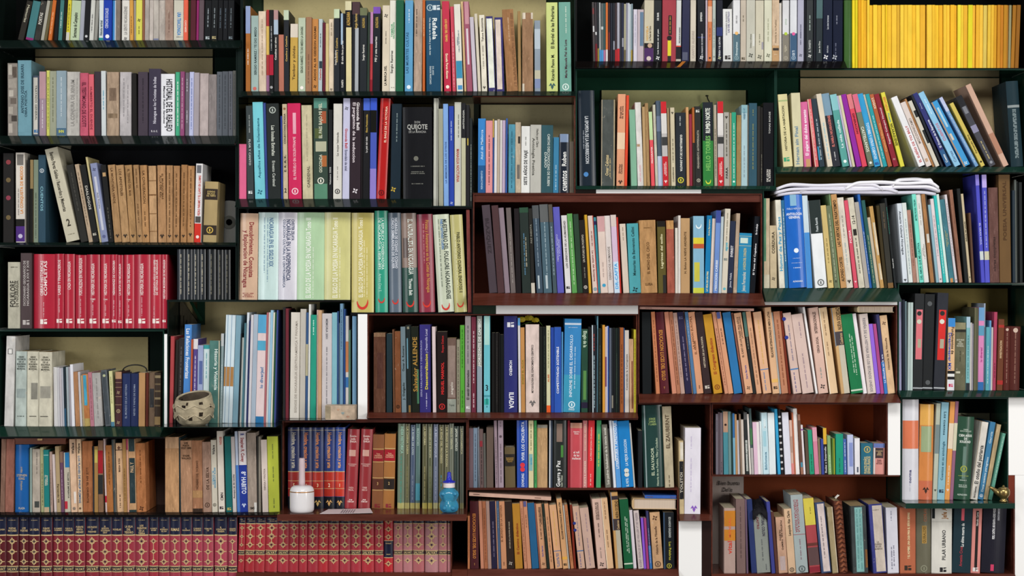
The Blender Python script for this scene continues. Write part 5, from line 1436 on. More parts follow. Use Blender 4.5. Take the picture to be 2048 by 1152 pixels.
# bay: id, (x0, y0, x1, y1), floor line, shelf look, back colour, wall panel (x0, y0, x1, y1, colour), sides
UNITS = [
 ('dark green shelf unit holding the TRAICIONADA book at the top corner', 'TRAICIONADA shelf', [('A', (-6, -92, 484, 96), 81, DARK, '0b0d0d', None, 'LR')]),
 ('dark green shelf unit with plain cream wall behind the REALEJO book', 'REALEJO shelf', [('B', (-6, 96, 475, 289), 271.8, DARK, '14231d', (72, 60, 426, 280, 'b3a47c'), 'LR')]),
 ('black shelf unit holding the old tan volumes and the disc', 'old tan volumes shelf', [('C', (-6, 289, 474, 491), 485, DARK, '17181b', None, 'LR')]),
 ('dark green shelf unit filled by the red history set', 'red OBRAS shelf', [('D', (-6, 491, 334, 660), 657, DARK, '0f1a16', None, 'L'), ('D2', (334, 491, 474, 601), 599.5, DARK, '0c1210', None, 'R')]),
 ('dark green shelf unit with the three pale GRAN CRONICA volumes', 'GRAN CRONICA shelf', [('E', (-6, 660, 329, 874), 853, GREEN, '16211c', (58, 674, 297, 860, 'b5a678'), 'LR')]),
 ('brown shelf unit of old tan books beside the HABITO book', 'HABITO shelf', [('F', (-6, 874, 329, 1031), 1024.5, BLACK, '5a4640', None, 'L'), ('F2', (329, 848, 565, 1031), 1024.5, BLACK, '4c4540', None, 'R')]),
 ('low black shelf unit holding the shaded half of the gilt red set', 'shaded gilt set', [('G', (-20, 1031, 474, 1186), 1178, BLACK, '140d0c', None, 'L')]),  # one red set; the shade toward its left end is put into the cover colours
 ('brown shelf unit holding the brighter half of the gilt red set', 'bright gilt set', [('H', (474, 1031, 904, 1190), 1144.5, WOOD, '2a1511', None, 'R')]),
 ('dark green top shelf unit with cream wall behind the BURDEL book', 'BURDEL shelf', [('I', (484, -62, 1151, 192), 183, DARK, '2c3c2c', (528, -80, 1092, 190, 'c8ba88'), 'LR')]),
 ('dark green shelf unit with olive wall behind the BAILE book', 'BAILE shelf', [('J', (475, 192, 865, 415), 398, DARK, '1a1d18', (492, 180, 865, 405, '93895c'), 'L'), ('J2', (865, 192, 945, 415), 412, DARK, '8f886c', None, ''), ('J3', (945, 192, 1151, 387), 386, WOOD, '2a2f28', (962, 210, 1148, 386, 'b2a983'), 'R')]),
 ('black shelf unit filled by the tall pastel EL SIGLO volumes', 'EL SIGLO shelf', [('K', (475, 415, 701, 601), 600, DARK, '0c100f', None, 'L'), ('K2', (701, 415, 946, 628), 625, BLACK, '0c0d0d', None, 'R')]),
 ('cream-walled shelf unit with the carved clay pot in front', 'clay pot shelf', [('La', (335, 601, 565, 848), 846.5, DARK, 'c2b283', None, 'L'), ('Lb', (565, 601, 701, 838), 836.5, BLACK, 'b9aa7c', (640, 595, 702, 840, '2a3d2c'), ''), ('Lc', (701, 628, 716, 838), 836.5, BLACK, '24382a', None, 'R')]),
 ('brown wooden shelf unit holding the ILIADA book', 'ILIADA shelf', [('M', (735, 628, 1275, 837), 825, WOOD, '3c2118', None, 'LR')]),
 ('brown wooden shelf unit with the white candle holder', 'candle shelf', [('N', (565, 838, 935, 1031), 1018, WOOD, '2c1812', None, 'LR')]),
 ('brown wooden shelf unit holding the Guerra y Paz book', 'Guerra shelf', [('O', (935, 837, 1276, 977), 975.5, WOOD, '2a1815', None, 'L'), ('O2', (1276, 806, 1357, 977), 975.5, WOOD, '3a1f18', None, ''), ('O3', (1357, 806, 1422, 1042), 1028, WOOD, '3a1f18', None, 'R')]),
 ('brown wooden shelf unit with leaning tan books under the Guerra shelf', 'tan row under Guerra', [('P0', (904, 1031, 935, 1190), 1138, WOOD, '120b0a', None, ''), ('P', (935, 977, 1357, 1190), 1138, WOOD, '361c16', None, 'R')]),
 ('reddish brown wooden shelf unit holding the CAFTA book', 'CAFTA shelf', [('Q', (946, 387, 1524, 611), 586.5, WOOD, '4a2319', None, 'LR')]),
 ('black top shelf unit next to the yellow magazines', 'black top shelf', [('R', (1151, -82, 1689, 137), 123, BLACK, '0c0e0e', None, 'L')]),
 ('black shelf bay packed with yellow magazines', 'yellow magazine shelf', [('RY', (1689, -62, 2060, 138), 136.6, BLACK, '0c1010', None, 'R')]),
 ('glossy dark green shelf unit holding the RUMBO NORTE book', 'RUMBO NORTE shelf', [('S', (1151, 138, 1551, 379), 372, GREEN, '163a2a', (1203, 181, 1491, 372, 'aaa878'), 'LR')]),
 ('glossy green shelf unit of leaning books above the folded papers', 'shelf over folded papers', [('T', (1551, 138, 2060, 345), 334, GREEN, '183a2c', (1600, 150, 1997, 334, 'b3a27c'), 'LR')]),
 ('glossy green shelf unit with folded white papers over the books', 'folded papers shelf', [('U0', (1525, 379, 1551, 604), 576.5, GREEN, '4a4026', None, 'L'), ('U', (1551, 345, 1794, 604), 576.5, GREEN, '6f5f36', None, ''), ('U2', (1794, 345, 2060, 567), 565.5, DARK, '504a30', None, 'R')]),
 ('brown wooden shelf unit holding the maroon EDUCACION book', 'EDUCACION shelf', [('V', (1276, 610, 1794, 806), 788, WOOD, '2a1612', None, 'LR')]),
 ('dark green shelf unit holding the three black binders', 'binder shelf', [('W', (1795, 567, 2060, 795), 781, GREEN, '0f1a15', (1840, 577, 2014, 780, '73663a'), 'LR')]),
 ('orange-backed shelf unit of thin pale booklets and two dictionaries', 'orange-backed shelf', [('X', (1423, 806, 1775, 950), 949, WOOD, '9c4522', None, 'LR')]),
 ('glossy dark green shelf unit holding the SOLEDAD book', 'SOLEDAD shelf', [('Y', (1800, 795, 2016, 1011), 1000.5, GREEN, '12241c', (1900, 826, 1978, 990, 'c0bc98'), 'LR')]),
 ('rust-backed wooden shelf unit with the braided strap book', 'braided strap shelf', [('Z', (1422, 950, 1799, 1190), 1147, WOOD, '7a3c24', None, 'L'), ('Z2', (1799, 1011, 2029, 1190), 1147, WOOD, '6a3020', None, 'R')]),
]
TRIMS = [(329, 668, 335, 848), (716, 628, 735, 838), (992, 611, 1276, 628), (1192, 379, 1402, 387), (1525, 604, 1794, 610), (1775, 806, 1800, 950), (2016, 795, 2060, 950), (2029, 950, 2060, 1190), (1357, 1042, 1403, 1190)]
PLAIN = [(475, 96, 484, 192, '0f1a16'), (1403, 1042, 1422, 1190, '241614'), (1151, 379, 1192, 387, '22160f'), (1402, 379, 1525, 387, '14251c'), (946, 611, 992, 628, '1d2a1c'), (2016, 950, 2029, 1011, '6a2a1a'), (1422, 806, 1423, 950, '2a1612')]
wl = MB(); wl.box(PX(-400), PX(2448), .235, .30, 0, PZ(-300), mat('d8d4c8', 'wall')); o = wl.build('wall_back'); o['kind'] = 'structure'
fb = MB(); fb.box(-4, 4, -5, .3, -.05, 0, mat('6a5444', 'wood')); o = fb.build('floor'); o['kind'] = 'structure'
for i, (x0, y0, x1, y1) in enumerate(TRIMS):
    t = MB(); t.box(PX(x0) + .0002, PX(x1) - .0002, -.004, BK, PZ(y1) + .0002, PZ(y0) - .0002, mat('f4f3f1', 'plain')); o = t.build(f'trim_{i + 1}'); o['kind'] = 'structure'
for i, (x0, y0, x1, y1, c) in enumerate(PLAIN):
    t = MB(); t.box(PX(x0) + .0002, PX(x1) - .0002, -.002, BK, PZ(y1) + .0002, PZ(y0) - .0002, mat(c, 'shelf')); o = t.build(f'trim_{len(TRIMS) + i + 1}'); o['kind'] = 'structure'
bb = MB(); bb.box(PX(-20), PX(2060), .0, BK, 0, PZ(1191), mat('2a1a14', 'wood')); o = bb.build('baseboard_front'); o['kind'] = 'structure'
LEDGE = {'La': .112, 'Lb': .06, 'Lc': .06, 'N': .098, 'Y': .06}
HDR = {'Q': 17, 'N': 7}
LXO = {'U': 1528}
def limit(bid, q):
    if bid == 'V': return 623.6 if q['x'] < 1512 else 627 if q['x'] > 1700 else 0
    if bid == 'P': return 1021 if q['x'] > 1258 else 1003 if q['x'] < 1106 else 0
    if bid in ('U', 'U2'): return 388 if q['x'] + q['dx'] < 1884 else 0
    return 0
SIDE = 2.6
for label, row, bays in UNITS:
    x0, y0, x1, y1 = bays[0][1]
    root = tag(empty('shelf_unit', (PX((x0 + x1) / 2), 0, PZ(y1))), label, 'shelf unit', 'shelf units of the book wall')
    ox, oz = root.location.x, root.location.z
    def part(mb, name):
        mb.v = [(x - ox, y, z - oz) for x, y, z in mb.v]; return mb.build(name, root)
    n_in_row = 0; books = []
    for bid, (x0, y0, x1, y1), fl, look, back, cream, sides in bays:
        m = mat(*look)
        X0, X1, Z0, Z1, ZF = PX(x0), PX(x1), PZ(y1), PZ(y0), PZ(fl)
        e = .0003
        b = MB(); b.box(X0 + e, X1 - e, BK, BK + .012, Z0 + e, Z1 - e, mat(back, 'wall')); part(b, 'back_panel')
        if cream:
            k = (D + BK) / D; cx0, cy0, cx1, cy1, cc = cream
            f = lambda p: (p - 1024) * S * k
            g = lambda q: ZC + (576 - q) * S * k
            b = MB(); b.box(max(f(cx0), X0 + .004), min(f(cx1), X1 - .004), BK - .006, BK - .0002, max(g(cy1), ZF + .001), min(g(cy0), Z1 - .005), mat(cc, 'wall')); part(b, 'wall_panel')
        h = (fl - y1) * -S; led = LEDGE.get(bid)
        b = MB()
        if led: b.box(X0 + e, X1 - e, -led, BK - e, Z0 + e, ZF, m)
        elif h > .007:
            a = min(.055, h / math.tan(math.radians(26))); zf = ZC + (576 - y1) * S * (D - a) / D
            b.prism([(BK - e, ZF), (-.004, ZF), (-a, zf + .0015), (-a, zf + .0006), (-.004, Z0 + e), (BK - e, Z0 + e)], 0, X0 + e, X1 - e, m)
        else: b.box(X0 + e, X1 - e, -.005, BK - e, Z0 + e, ZF, m)
        part(b, 'shelf_board')
        b = MB(); b.box(X0 + e, X1 - e, -.003, BK - e, Z1 - SIDE * S, Z1 - e, m); part(b, 'top_panel')
        if bid in HDR: b = MB(); b.box(X0 + SIDE * S + e, X1 - SIDE * S - e, .002, .016, Z1 - HDR[bid] * S, Z1 - SIDE * S - e, m); part(b, 'top_rail')
        lx, rx = x0 + .4, x1 - .4
        for sd in sides:
            b = MB()
            if sd == 'L': b.box(X0 + e, X0 + SIDE * S, -.003, BK - e, ZF + e, Z1 - SIDE * S - e, m); lx = x0 + SIDE + .4
            else: b.box(X1 - SIDE * S, X1 - e, -.003, BK - e, ZF + e, Z1 - SIDE * S - e, m); rx = x1 - SIDE - .4
            part(b, 'side_panel')
        bs = ROWS.get(bid, [])
        lx = LXO.get(bid, lx)
        for q in bs: q['yt'] = max(q['yt'], limit(bid, q))
        if bs: settle(bs, fl, lx, rx, y0 + SIDE)
        for q in bs: q['fl'] = fl
        books += bs
    for i, q in enumerate(books):
        k = q['k'][0]; nm, cat = KIND[k]
        if k == 'p': nm = 'thin_paperback' if q['w'] < 6.2 else 'glossy_paperback' if 'g' in q['k'] else 'worn_paperback' if 'o' in q['k'] else 'paperback'
        cn = colour_name(q['c'])
        size = 'thick ' if q['w'] > 24 else 'thin ' if (q['w'] < 6.2 and not nm.startswith('thin')) else ''
        lean = 'leaning ' if abs(q['m']) > .12 else ''
        tt = title_of(q)
        lab = f"{size}{lean}{cn} {nm.replace('_', ' ')}"
        if tt: lab += f" lettered {tt}"
        elif len(books) > 1:
            pn = colour_name(books[i - 1]['c']) if i else None; nn = colour_name(books[i + 1]['c']) if i + 1 < len(books) else None
            if pn and nn: extra = f" after a {pn} one"
            elif nn: extra = f" at the end beside a {nn} one"
            else: extra = f" at the end after a {pn} one"
            lab += extra
        tail = f", {ORD(i + 1)} along the {row}"
        if len((lab + tail).split()) > 16: lab = lab.replace(' one', '')
        if len((lab + tail).split()) > 16: lab = lab.replace('leaning ', '')
        if len((lab + tail).split()) > 16: lab = lab.split(' after a')[0].split(' at the end beside')[0].replace(' lettered', '')
        lab += tail
        make_book(q, q['fl'], nm, lab, cat, f'books on the {row}', .125)
# ------------------------------------------------------------------ things lying among the books
def rel(root, mb): 
    mb.v = [(x - root.location.x, y - root.location.y, z - root.location.z) for x, y, z in mb.v]; return mb
def thing(name, loc, label, cat, group=None): return tag(empty(name, loc), label, cat, group)
SH = {b[0]: PZ(b[2]) for u in UNITS for b in u[2]}
# disc behind the small hardback
R_ = .056; r = thing('compact_disc', (PX(440), .138, SH['C']), 'silver disc standing behind the small snakeskin hardback on the old tan volumes shelf', 'disc')
b = MB(); n = 40
for y0, y1, mm in ((-.0007, .0007, mat('a8a8a4', 'metal')),):
    ro = [(R_ * math.cos(2 * math.pi * k / n), R_ * math.sin(2 * math.pi * k / n)) for k in range(n)]; ri = [(x * .14, z * .14) for x, z in ro]
    vs = [(x, y, z + R_) for y in (y0, y1) for ring in (ro, ri) for x, z in ring]
    fs = []
    for k in range(n):
        q = (k + 1) % n
        fs += [(k, q, n + q, n + k), (2 * n + k, 3 * n + k, 3 * n + q, 2 * n + q), (k, 2 * n + k, 2 * n + q, q), (n + k, n + q, 3 * n + q, 3 * n + k)]
    b.add(vs, fs, mm)
b.build('disc', r)
b = MB(); b.lathe([(.0082, 0), (.0082, .0018), (.017, .0018), (.017, 0)], mat('55564f', 'plain'), 24); o = b.build('hub_ring', r, (0, -.0008, R_), rot=(math.pi / 2, 0, 0))
# black cable loop over the navy books
zt = PZ(747.2)
r = thing('cable_loop', (PX(259), .06, zt), 'black cable bent in an arc over the two navy hardbacks', 'cable')
b = MB(); b.tube([(PX(259) + 24 * S * math.cos(a), .06 + .01 * math.sin(2 * a), zt + .0016 + 14 * S * math.sin(a)) for a in [math.pi * k / 20 for k in range(21)]], .0016, mat('16161a', 'plain'), 10); rel(r, b).build('cable', r, smooth=True)
for x in (-1, 1):
    b = MB(); b.tube([(x * 24 * S, 0, .0012), (x * 24 * S, 0, .006)], .0024, mat('22221f', 'plain'), 10); b.build('end_sleeve', r)
# flat brown box over the blue book
zt = PZ(889.2)
r = thing('flat_wooden_box', (PX(80), .07, zt), 'flat reddish brown wooden box lying across the blue hardback', 'box')
b = MB(); b.box(PX(28), PX(130), .006, .12, zt + .0006, zt + .012, mat('7a4028', 'wood')); rel(r, b).build('body', r)
b = MB(); b.box(PX(27.4), PX(130.6), .005, .121, zt + .0122, zt + .0155, mat('8c4c30', 'wood')); rel(r, b).build('lid', r)
b = MB(); b.box(PX(74), PX(84), .0035, .0049, zt + .010, zt + .0145, mat('a8885c', 'metal')); rel(r, b).build('clasp', r)
# carved clay pot
def pot():
    cx, cy = PX(396), -.056; z0 = SH['La'] + .0004
    r = thing('clay_pot', (cx, cy, z0), 'carved pale clay pot with square openings in front of the blue books', 'pot')
    n = 56; H = 59 * S
    prof = [(.018, 0), (.028, .0), (.036, .07), (.042, .18), (.0465, .32), (.049, .46), (.0495, .6), (.048, .74), (.0455, .86), (.0435, .95), (.0425, 1.0)]
    m = mat('b8aa8c', 'clay'); mi = mat('5a4c3c', 'clay')
    holes = {(6, 38), (6, 39), (5, 32), (5, 33), (3, 41), (3, 42), (4, 46), (4, 47), (7, 46), (7, 47), (8, 40), (7, 40), (6, 30), (3, 34), (6, 52), (4, 26), (7, 22), (5, 20), (3, 15), (6, 10), (5, 4)}
    b = MB(); vs = []
    for inn in (0, 1):
        for j, (rr, t) in enumerate(prof):
            for k in range(n):
                a = 2 * math.pi * k / n; q = rr - inn * .005; z = t * H + (inn * .004 if j < 2 else 0)
                if j >= len(prof) - 4: z += (j - len(prof) + 5) / 4 * (.010 * math.sin(a) + .004 * math.cos(a) - .004) + .0006 * math.sin(a * 5)
                q += .0007 * math.sin(8 * a + j * 1.4) * (1 - inn)
                vs.append((q * math.cos(a), q * math.sin(a), z))
    N_ = len(prof) * n; fo = []; fi = []
    for j in range(len(prof) - 1):
        for k in range(n):
            k2 = (k + 1) % n; a, b_, c, d = j * n + k, j * n + k2, (j + 1) * n + k2, (j + 1) * n + k
            if (j, k) in holes: fi += [(a, a + N_, b_ + N_, b_), (b_, b_ + N_, c + N_, c), (c, c + N_, d + N_, d), (d, d + N_, a + N_, a)]
            else: fo.append((a, b_, c, d)); fi.append((a + N_, d + N_, c + N_, b_ + N_))
    t = (len(prof) - 1) * n
    for k in range(n): fo.append((t + k, t + (k + 1) % n, t + N_ + (k + 1) % n, t + N_ + k))
    fo.append(tuple(range(n - 1, -1, -1))); fi.append(tuple(N_ + k for k in range(n)))
    b.add(vs, fo, m); i = len(b.v) - len(vs); k_ = b.mi(mi)
    for f in fi: b.f.append(tuple(i + q for q in f)); b.m.append(k_)
    b.build('body', r, smooth=False)
    for lvl, amp in ((.30, .007), (.62, .006)):
        rr = .0475 if lvl < .5 else .0498
        b = MB(); pts = [(rr * math.cos(a), rr * math.sin(a), lvl * H + amp * (1 - 4 * abs(((a * 7 / (2 * math.pi)) % 1) - .5)) * .8) for a in [2 * math.pi * q / 112 for q in range(113)]]
        b.tube(pts, .0013, mat('cbbd9e', 'clay'), 6); b.build('carved_ridge', r)
    b = MB(); b.tube([(.0402 * math.cos(a), .0402 * math.sin(a), H + .010 * math.sin(a) + .004 * math.cos(a) - .004) for a in [2 * math.pi * q / 60 for q in range(61)]], .0028, m, 8); b.build('rim', r)
pot()
# pale painted block
r = thing('painted_block', (PX(684), -.03, SH['Lb']), 'pale peach painted block standing before the grey spines by the white strip', 'block')
z0 = SH['Lb'] + .0004
b = MB(); b.prism([(PX(655) , -.052), (PX(657), -.054), (PX(712), -.054), (PX(714), -.052), (PX(714), -.008), (PX(655), -.008)], 2, z0, z0 + 28 * S, mat('cdb59c', 'clay')); rel(r, b).build('body', r)
b = MB(); b.box(PX(655.2), PX(666), -.0546, -.054, z0 + .002, z0 + 27 * S, mat('a8987c', 'clay')); rel(r, b).build('edge_strip', r)
for (x, z, q, c) in ((690, 13, .004, 'a8b8b4'), (700, 6, .0035, 'c89a80'), (681, 20, .003, 'd8a888')):
    b = MB(); b.add([(PX(x) + q * (1 + .3 * math.sin(3 * a)) * math.cos(a), -.0545, z0 + z * S + q * .8 * math.sin(a)) for a in [k * math.pi / 8 for k in range(16)]], [tuple(range(16))], mat(c, 'clay')); rel(r, b).build('paint_patch', r)
# bark plank and ribbon behind the red book
r = thing('bark_plank', (PX(350), .13, SH['La']), 'rough grey-brown bark plank standing behind the dark red booklet', 'plank')
b = MB(); zz = SH['La'] + .0005; pl = [(339, 846), (339, 606), (346, 606), (374, 645), (376, 700), (376, 846)]
vs = [(PX(x) * 1.0, y, (PZ(yy) - ZC) * 1.0 + ZC if yy < 846 else zz) for y in (.132, .144) for x, yy in pl]
b.add(vs, [tuple(range(5, -1, -1)), tuple(range(6, 12))] + [(i, (i + 1) % 6, 6 + (i + 1) % 6, 6 + i) for i in range(6)], mat('6a6250', 'w')); rel(r, b).build('plank', r)
for k in range(5):
    b = MB(); b.tube([(PX(341 + 6.2 * k), .1318, PZ(838)), (PX(342 + 6.2 * k), .1308, PZ(740)), (PX(341 + 6.2 * k), .1318, PZ(max(620, 612 + 9 * k) + 12))], .0016, mat('4a4436', 'w'), 6); rel(r, b).build('bark_ridge', r)
r = thing('green_ribbon', (PX(382), .13, PZ(640)), 'dark green ribbon hanging from the cream wall over the blue book', 'ribbon')
b = MB(); pts = [(PX(362), .13, PZ(605)), (PX(368), .128, PZ(615)), (PX(374), .126, PZ(626)), (PX(381), .124, PZ(637)), (PX(385), .128, PZ(645))]
for p, q in zip(pts, pts[1:]): 
    w0 = .004; b.add([(p[0] - w0, p[1], p[2]), (p[0] + w0, p[1] - .001, p[2] + .002), (q[0] + w0, q[1] - .001, q[2] + .002), (q[0] - w0, q[1], q[2]), (p[0] - w0, p[1] + .0012, p[2]), (p[0] + w0, p[1] + .0002, p[2] + .002), (q[0] + w0, q[1] + .0002, q[2] + .002), (q[0] - w0, q[1] + .0012, q[2])], [(0, 1, 2, 3), (7, 6, 5, 4), (0, 4, 5, 1), (3, 2, 6, 7), (0, 3, 7, 4), (1, 5, 6, 2)], mat('1f4a34', 'p'))
rel(r, b).build('curl', r)
b = MB(); b.box(PX(374) , PX(389), .136, .146, PZ(652), PZ(604.5), mat('1c3c2c', 'p')); rel(r, b).build('hanging_band', r)
# candle in its white holder
r = thing('candle_holder', (PX(610), -.06, SH['N'] + .0003), 'pearly white candle holder with a gold line and a pink candle', 'candle holder')
b = MB(); R_ = 24 * S; Hh = 53 * S
b.lathe([(R_ * .6, 0), (R_ * .9, .0006), (R_ * .985, .006), (R_, .014), (R_, Hh * .74), (R_ * .985, Hh * .82), (R_ * .9, Hh * .92), (R_ * .7, Hh * .985), (R_ * .32, Hh)], mat('e6e2e2', 'gloss'), 48); b.build('holder_body', r, smooth=True)
b = MB(); b.lathe([(R_ * 1.0, 0), (R_ * 1.012, .0006), (R_ * 1.012, .0016), (R_ * .998, .0022)], mat('c8883c', 'metal'), 48); b.build('gold_line', r, (0, 0, Hh * .76), smooth=True)
b = MB(); b.lathe([(.0075, 0), (.0078, .01), (.0074, .03), (.0078, .05), (.0072, .0655), (.006, .0685), (.002, .068)], mat('d4bcc0', 'wax'), 20); b.build('candle', r, (0, 0, Hh * .98), smooth=True)
b = MB(); b.tube([(0, 0, 0), (.0006, 0, .003), (.0016, 0, .0052)], .0006, mat('1a1614', 'plain'), 6); b.build('wick', r, (0, 0, Hh * .98 + .068))
# toy feeding bottle
def glassmat():
    m = bpy.data.materials.new('blue_glass'); m.use_nodes = True; p = m.node_tree.nodes['Principled BSDF']
    p.inputs['Base Color'].default_value = (*rgb('4fb4dc'), 1); p.inputs['Roughness'].default_value = .06; p.inputs['Transmission Weight'].default_value = .55; p.inputs['IOR'].default_value = 1.4
    return m
GLASS = glassmat()
r = thing('toy_bottle', (PX(900), -.062, SH['N'] + .0003), 'clear blue toy feeding bottle with a dark blue teat', 'bottle')
n = 36; b = MB(); Hb = 49 * S; prof = [(.010, 0), (.017, .001), (.0205, .006), (.022, .013), (.0215, .020), (.0185, .027), (.018, .030), (.0205, .036), (.0225, .043), (.021, .050), (.016, .056), (.0125, .059), (.0125, .061)]
vs = []
for j, (q, z) in enumerate(prof):
    for k in range(n):
        a = 2 * math.pi * k / n; w_ = 1 + (.10 * math.cos(4 * a + .6) if 1 < j < 6 else .08 * math.cos(6 * a) if 6 < j < 10 else 0); vs.append((q * w_ * math.cos(a), q * w_ * math.sin(a), z))
fs = [(j * n + k, j * n + (k + 1) % n, (j + 1) * n + (k + 1) % n, (j + 1) * n + k) for j in range(len(prof) - 1) for k in range(n)] + [tuple(range(n - 1, -1, -1)), tuple((len(prof) - 1) * n + k for k in range(n))]
b.add(vs, fs, GLASS); b.build('bottle_body', r, smooth=True)
for sx, sz in ((-1, .047), (1, .047), (-.7, .012), (.7, .012)):
    b = MB(); b.lathe([(.001, -.006), (.0055, -.0035), (.007, 0), (.0055, .0035), (.001, .006)], GLASS, 16, (sx * .014, -.0165, sz)); b.build('embossed_lobe', r, smooth=True)
b = MB(); b.lathe([(.0128, .0612), (.0142, .0615), (.0142, .0728), (.013, .0735)], mat('e8dcdc', 'plain'), 28); b.build('collar', r, smooth=False)
b = MB(); b.lathe([(.0162, .0737), (.0166, .0745), (.0145, .0765), (.0085, .0785), (.0062, .082), (.0058, .088), (.0045, .0925), (.0052, .0955), (.0038, .0985), (.001, .0995)], mat('2a30b0', 'gloss'), 28); b.build('teat', r, smooth=True)
# loose printed sheet on the candle shelf
r = thing('paper_sheet', (PX(700), -.04, SH['N']), 'white printed sheet lying on the wooden ledge beside the candle holder', 'paper')
b = MB(); z0 = SH['N']; q0, q1 = PX(648), PX(752)
for k in range(8):
    f0, f1 = k / 8, (k + 1) / 8; zz = lambda f: z0 + .0005 + .0022 * f * f
    vs = [(q0 + .012 + (q1 - q0 - .026) * f, yy, zz(f) + dz) for dz in (0, .0004) for f, yy in ((f0, -.008), (f1, -.008))] + [(q0 + (q1 - q0) * f, -.094, zz(f) + dz) for dz in (0, .0004) for f in (f0, f1)]
    b.add(vs, [(2, 3, 7, 6), (0, 4, 5, 1), (0, 2, 6, 4), (1, 5, 7, 3), (4, 6, 7, 5)], mat('e4d8d8', 'plain'))
rel(r, b).build('sheet', r)
b = MB()
for k in range(6):
    for q in range(4):
        f = .38 + .045 * k; x = q0 + (q1 - q0) * f; zz_ = z0 + .0012 + .0022 * f * f; y = -.085 + q * .016
        b.box(x, x + .003, y, y + .009, zz_, zz_ + .0002, mat('6a6068', 'ink'))
rel(r, b).build('print_lines', r)
# yellow flowers lying on the books
r = thing('yellow_flowers', (PX(1050), .06, PZ(654)), 'yellow cloth flowers lying over the ILIADA and cream books', 'flowers')
for fx, fz, sc in ((1042, 640, 1.0), (1058, 637, .9), (1071, 641, .8)):
    for k in range(6):
        a = k * math.pi / 3 + fx; b = MB(); c = Vector((PX(fx), .05, PZ(fz))); ex = Vector((math.cos(a), .35, math.sin(a) * .55)); L_ = .014 * sc
        t = Vector((-math.sin(a), .0, math.cos(a)))
        p = [c + t * .002, c - t * .002, c + ex * L_ * .6 - t * .0055, c + ex * L_, c + ex * L_ * .6 + t * .0055]; up = Vector((0, -.0012, .0004))
        b.add([v for v in p] + [v + up for v in p], [(4, 3, 2, 1, 0), (5, 6, 7, 8, 9)] + [(i, (i + 1) % 5, 5 + (i + 1) % 5, 5 + i) for i in range(5)], mat('c8b42c', 'p')); rel(r, b).build('petal', r)
b = MB(); b.tube([(PX(1040), .056, PZ(652.6)), (PX(1058), .06, PZ(646)), (PX(1078), .06, PZ(643)), (PX(1086), .07, PZ(652.6))], .0013, mat('4a6a2c', 'p'), 6); rel(r, b).build('stem', r)
# books lying flat across the rows
def flat_book(name, label, x0, x1, yb0, yb1, thick, colour, pages_front, d0=.002, dd=.12, letter=None):
    w = (x1 - x0) * S; ang = math.atan2((yb1 - yb0) * S, w)
    r = tag(empty(name, (PX(x0), d0, PZ(yb0) + .0003)), label, 'book'); r.rotation_euler = (0, ang, 0)
    L_ = w / math.cos(ang); t = thick * S; m = mat(colour, 'p'); c = min(.0012, t * .18)
    b = MB()
    if pages_front:
        b.prism([(0, 0), (L_, 0), (L_, c), (c * 2.2, c), (c * 2.2, t - c), (L_, t - c), (L_, t), (0, t), (-.003, t * .75), (-.003, t * .25)], 0, 0, dd, m)
        b.v = [(y, x, z) for x, y, z in b.v]
        b.build('cover', r)
        b = MB(); b.box(c * 2.4, L_ - .002, .003, dd - .002, c * 1.05, t - c * 1.05, mat('d8c4b0', 'page'))
        b.build('page_block', r)
    else:
        b.prism([(0, 0), (dd, 0), (dd, c), (.004, c), (.004, t - c), (dd, t - c), (dd, t), (0, t)], 0, 0, L_, m); b.build('cover', r)
        b = MB(); b.box(.001, L_ - .001, .0041, dd - .001, c * 1.05, t - c * 1.05, mat('d4c4b0', 'page')); b.build('page_block', r)
        b = MB()
        for q in (.05, .8): b.box(L_ * q, L_ * q + .016, -.0004, -.0001, t * .42, t * .6, mat('6a4a40', 'ink'))
        b.build('spine_lettering', r)
    return r
flat_book('flat_paperback', 'pale pink paperback lying flat across the first tan books under Guerra', 938, 1102, 992, 1001.5, 7, 'd3ab98', False)
flat_book('flat_paperback', 'long pale pink paperback lying flat on the EDUCACION shelf books', 1279.5, 1508, 618.6, 622.4, 5, 'd8aa9c', False)
flat_book('flat_hardback', 'thick cream hardback lying flat, pages showing, at the NUEVA SOCIEDAD end of the EDUCACION shelf', 1717, 1788, 625.2, 625.2, 12, 'dcc8a0', True)
flat_book('flat_hardback', 'thick tan hardback lying flat, pages showing, over the purple book under Guerra', 1266, 1353, 1018.5, 1019.5, 21, 'c8a87c', True)
flat_book('flat_paperback', 'thin blue paperback lying on top of the flat tan hardback', 1290, 1353, 997, 997.6, 6, '3a64b4', False)
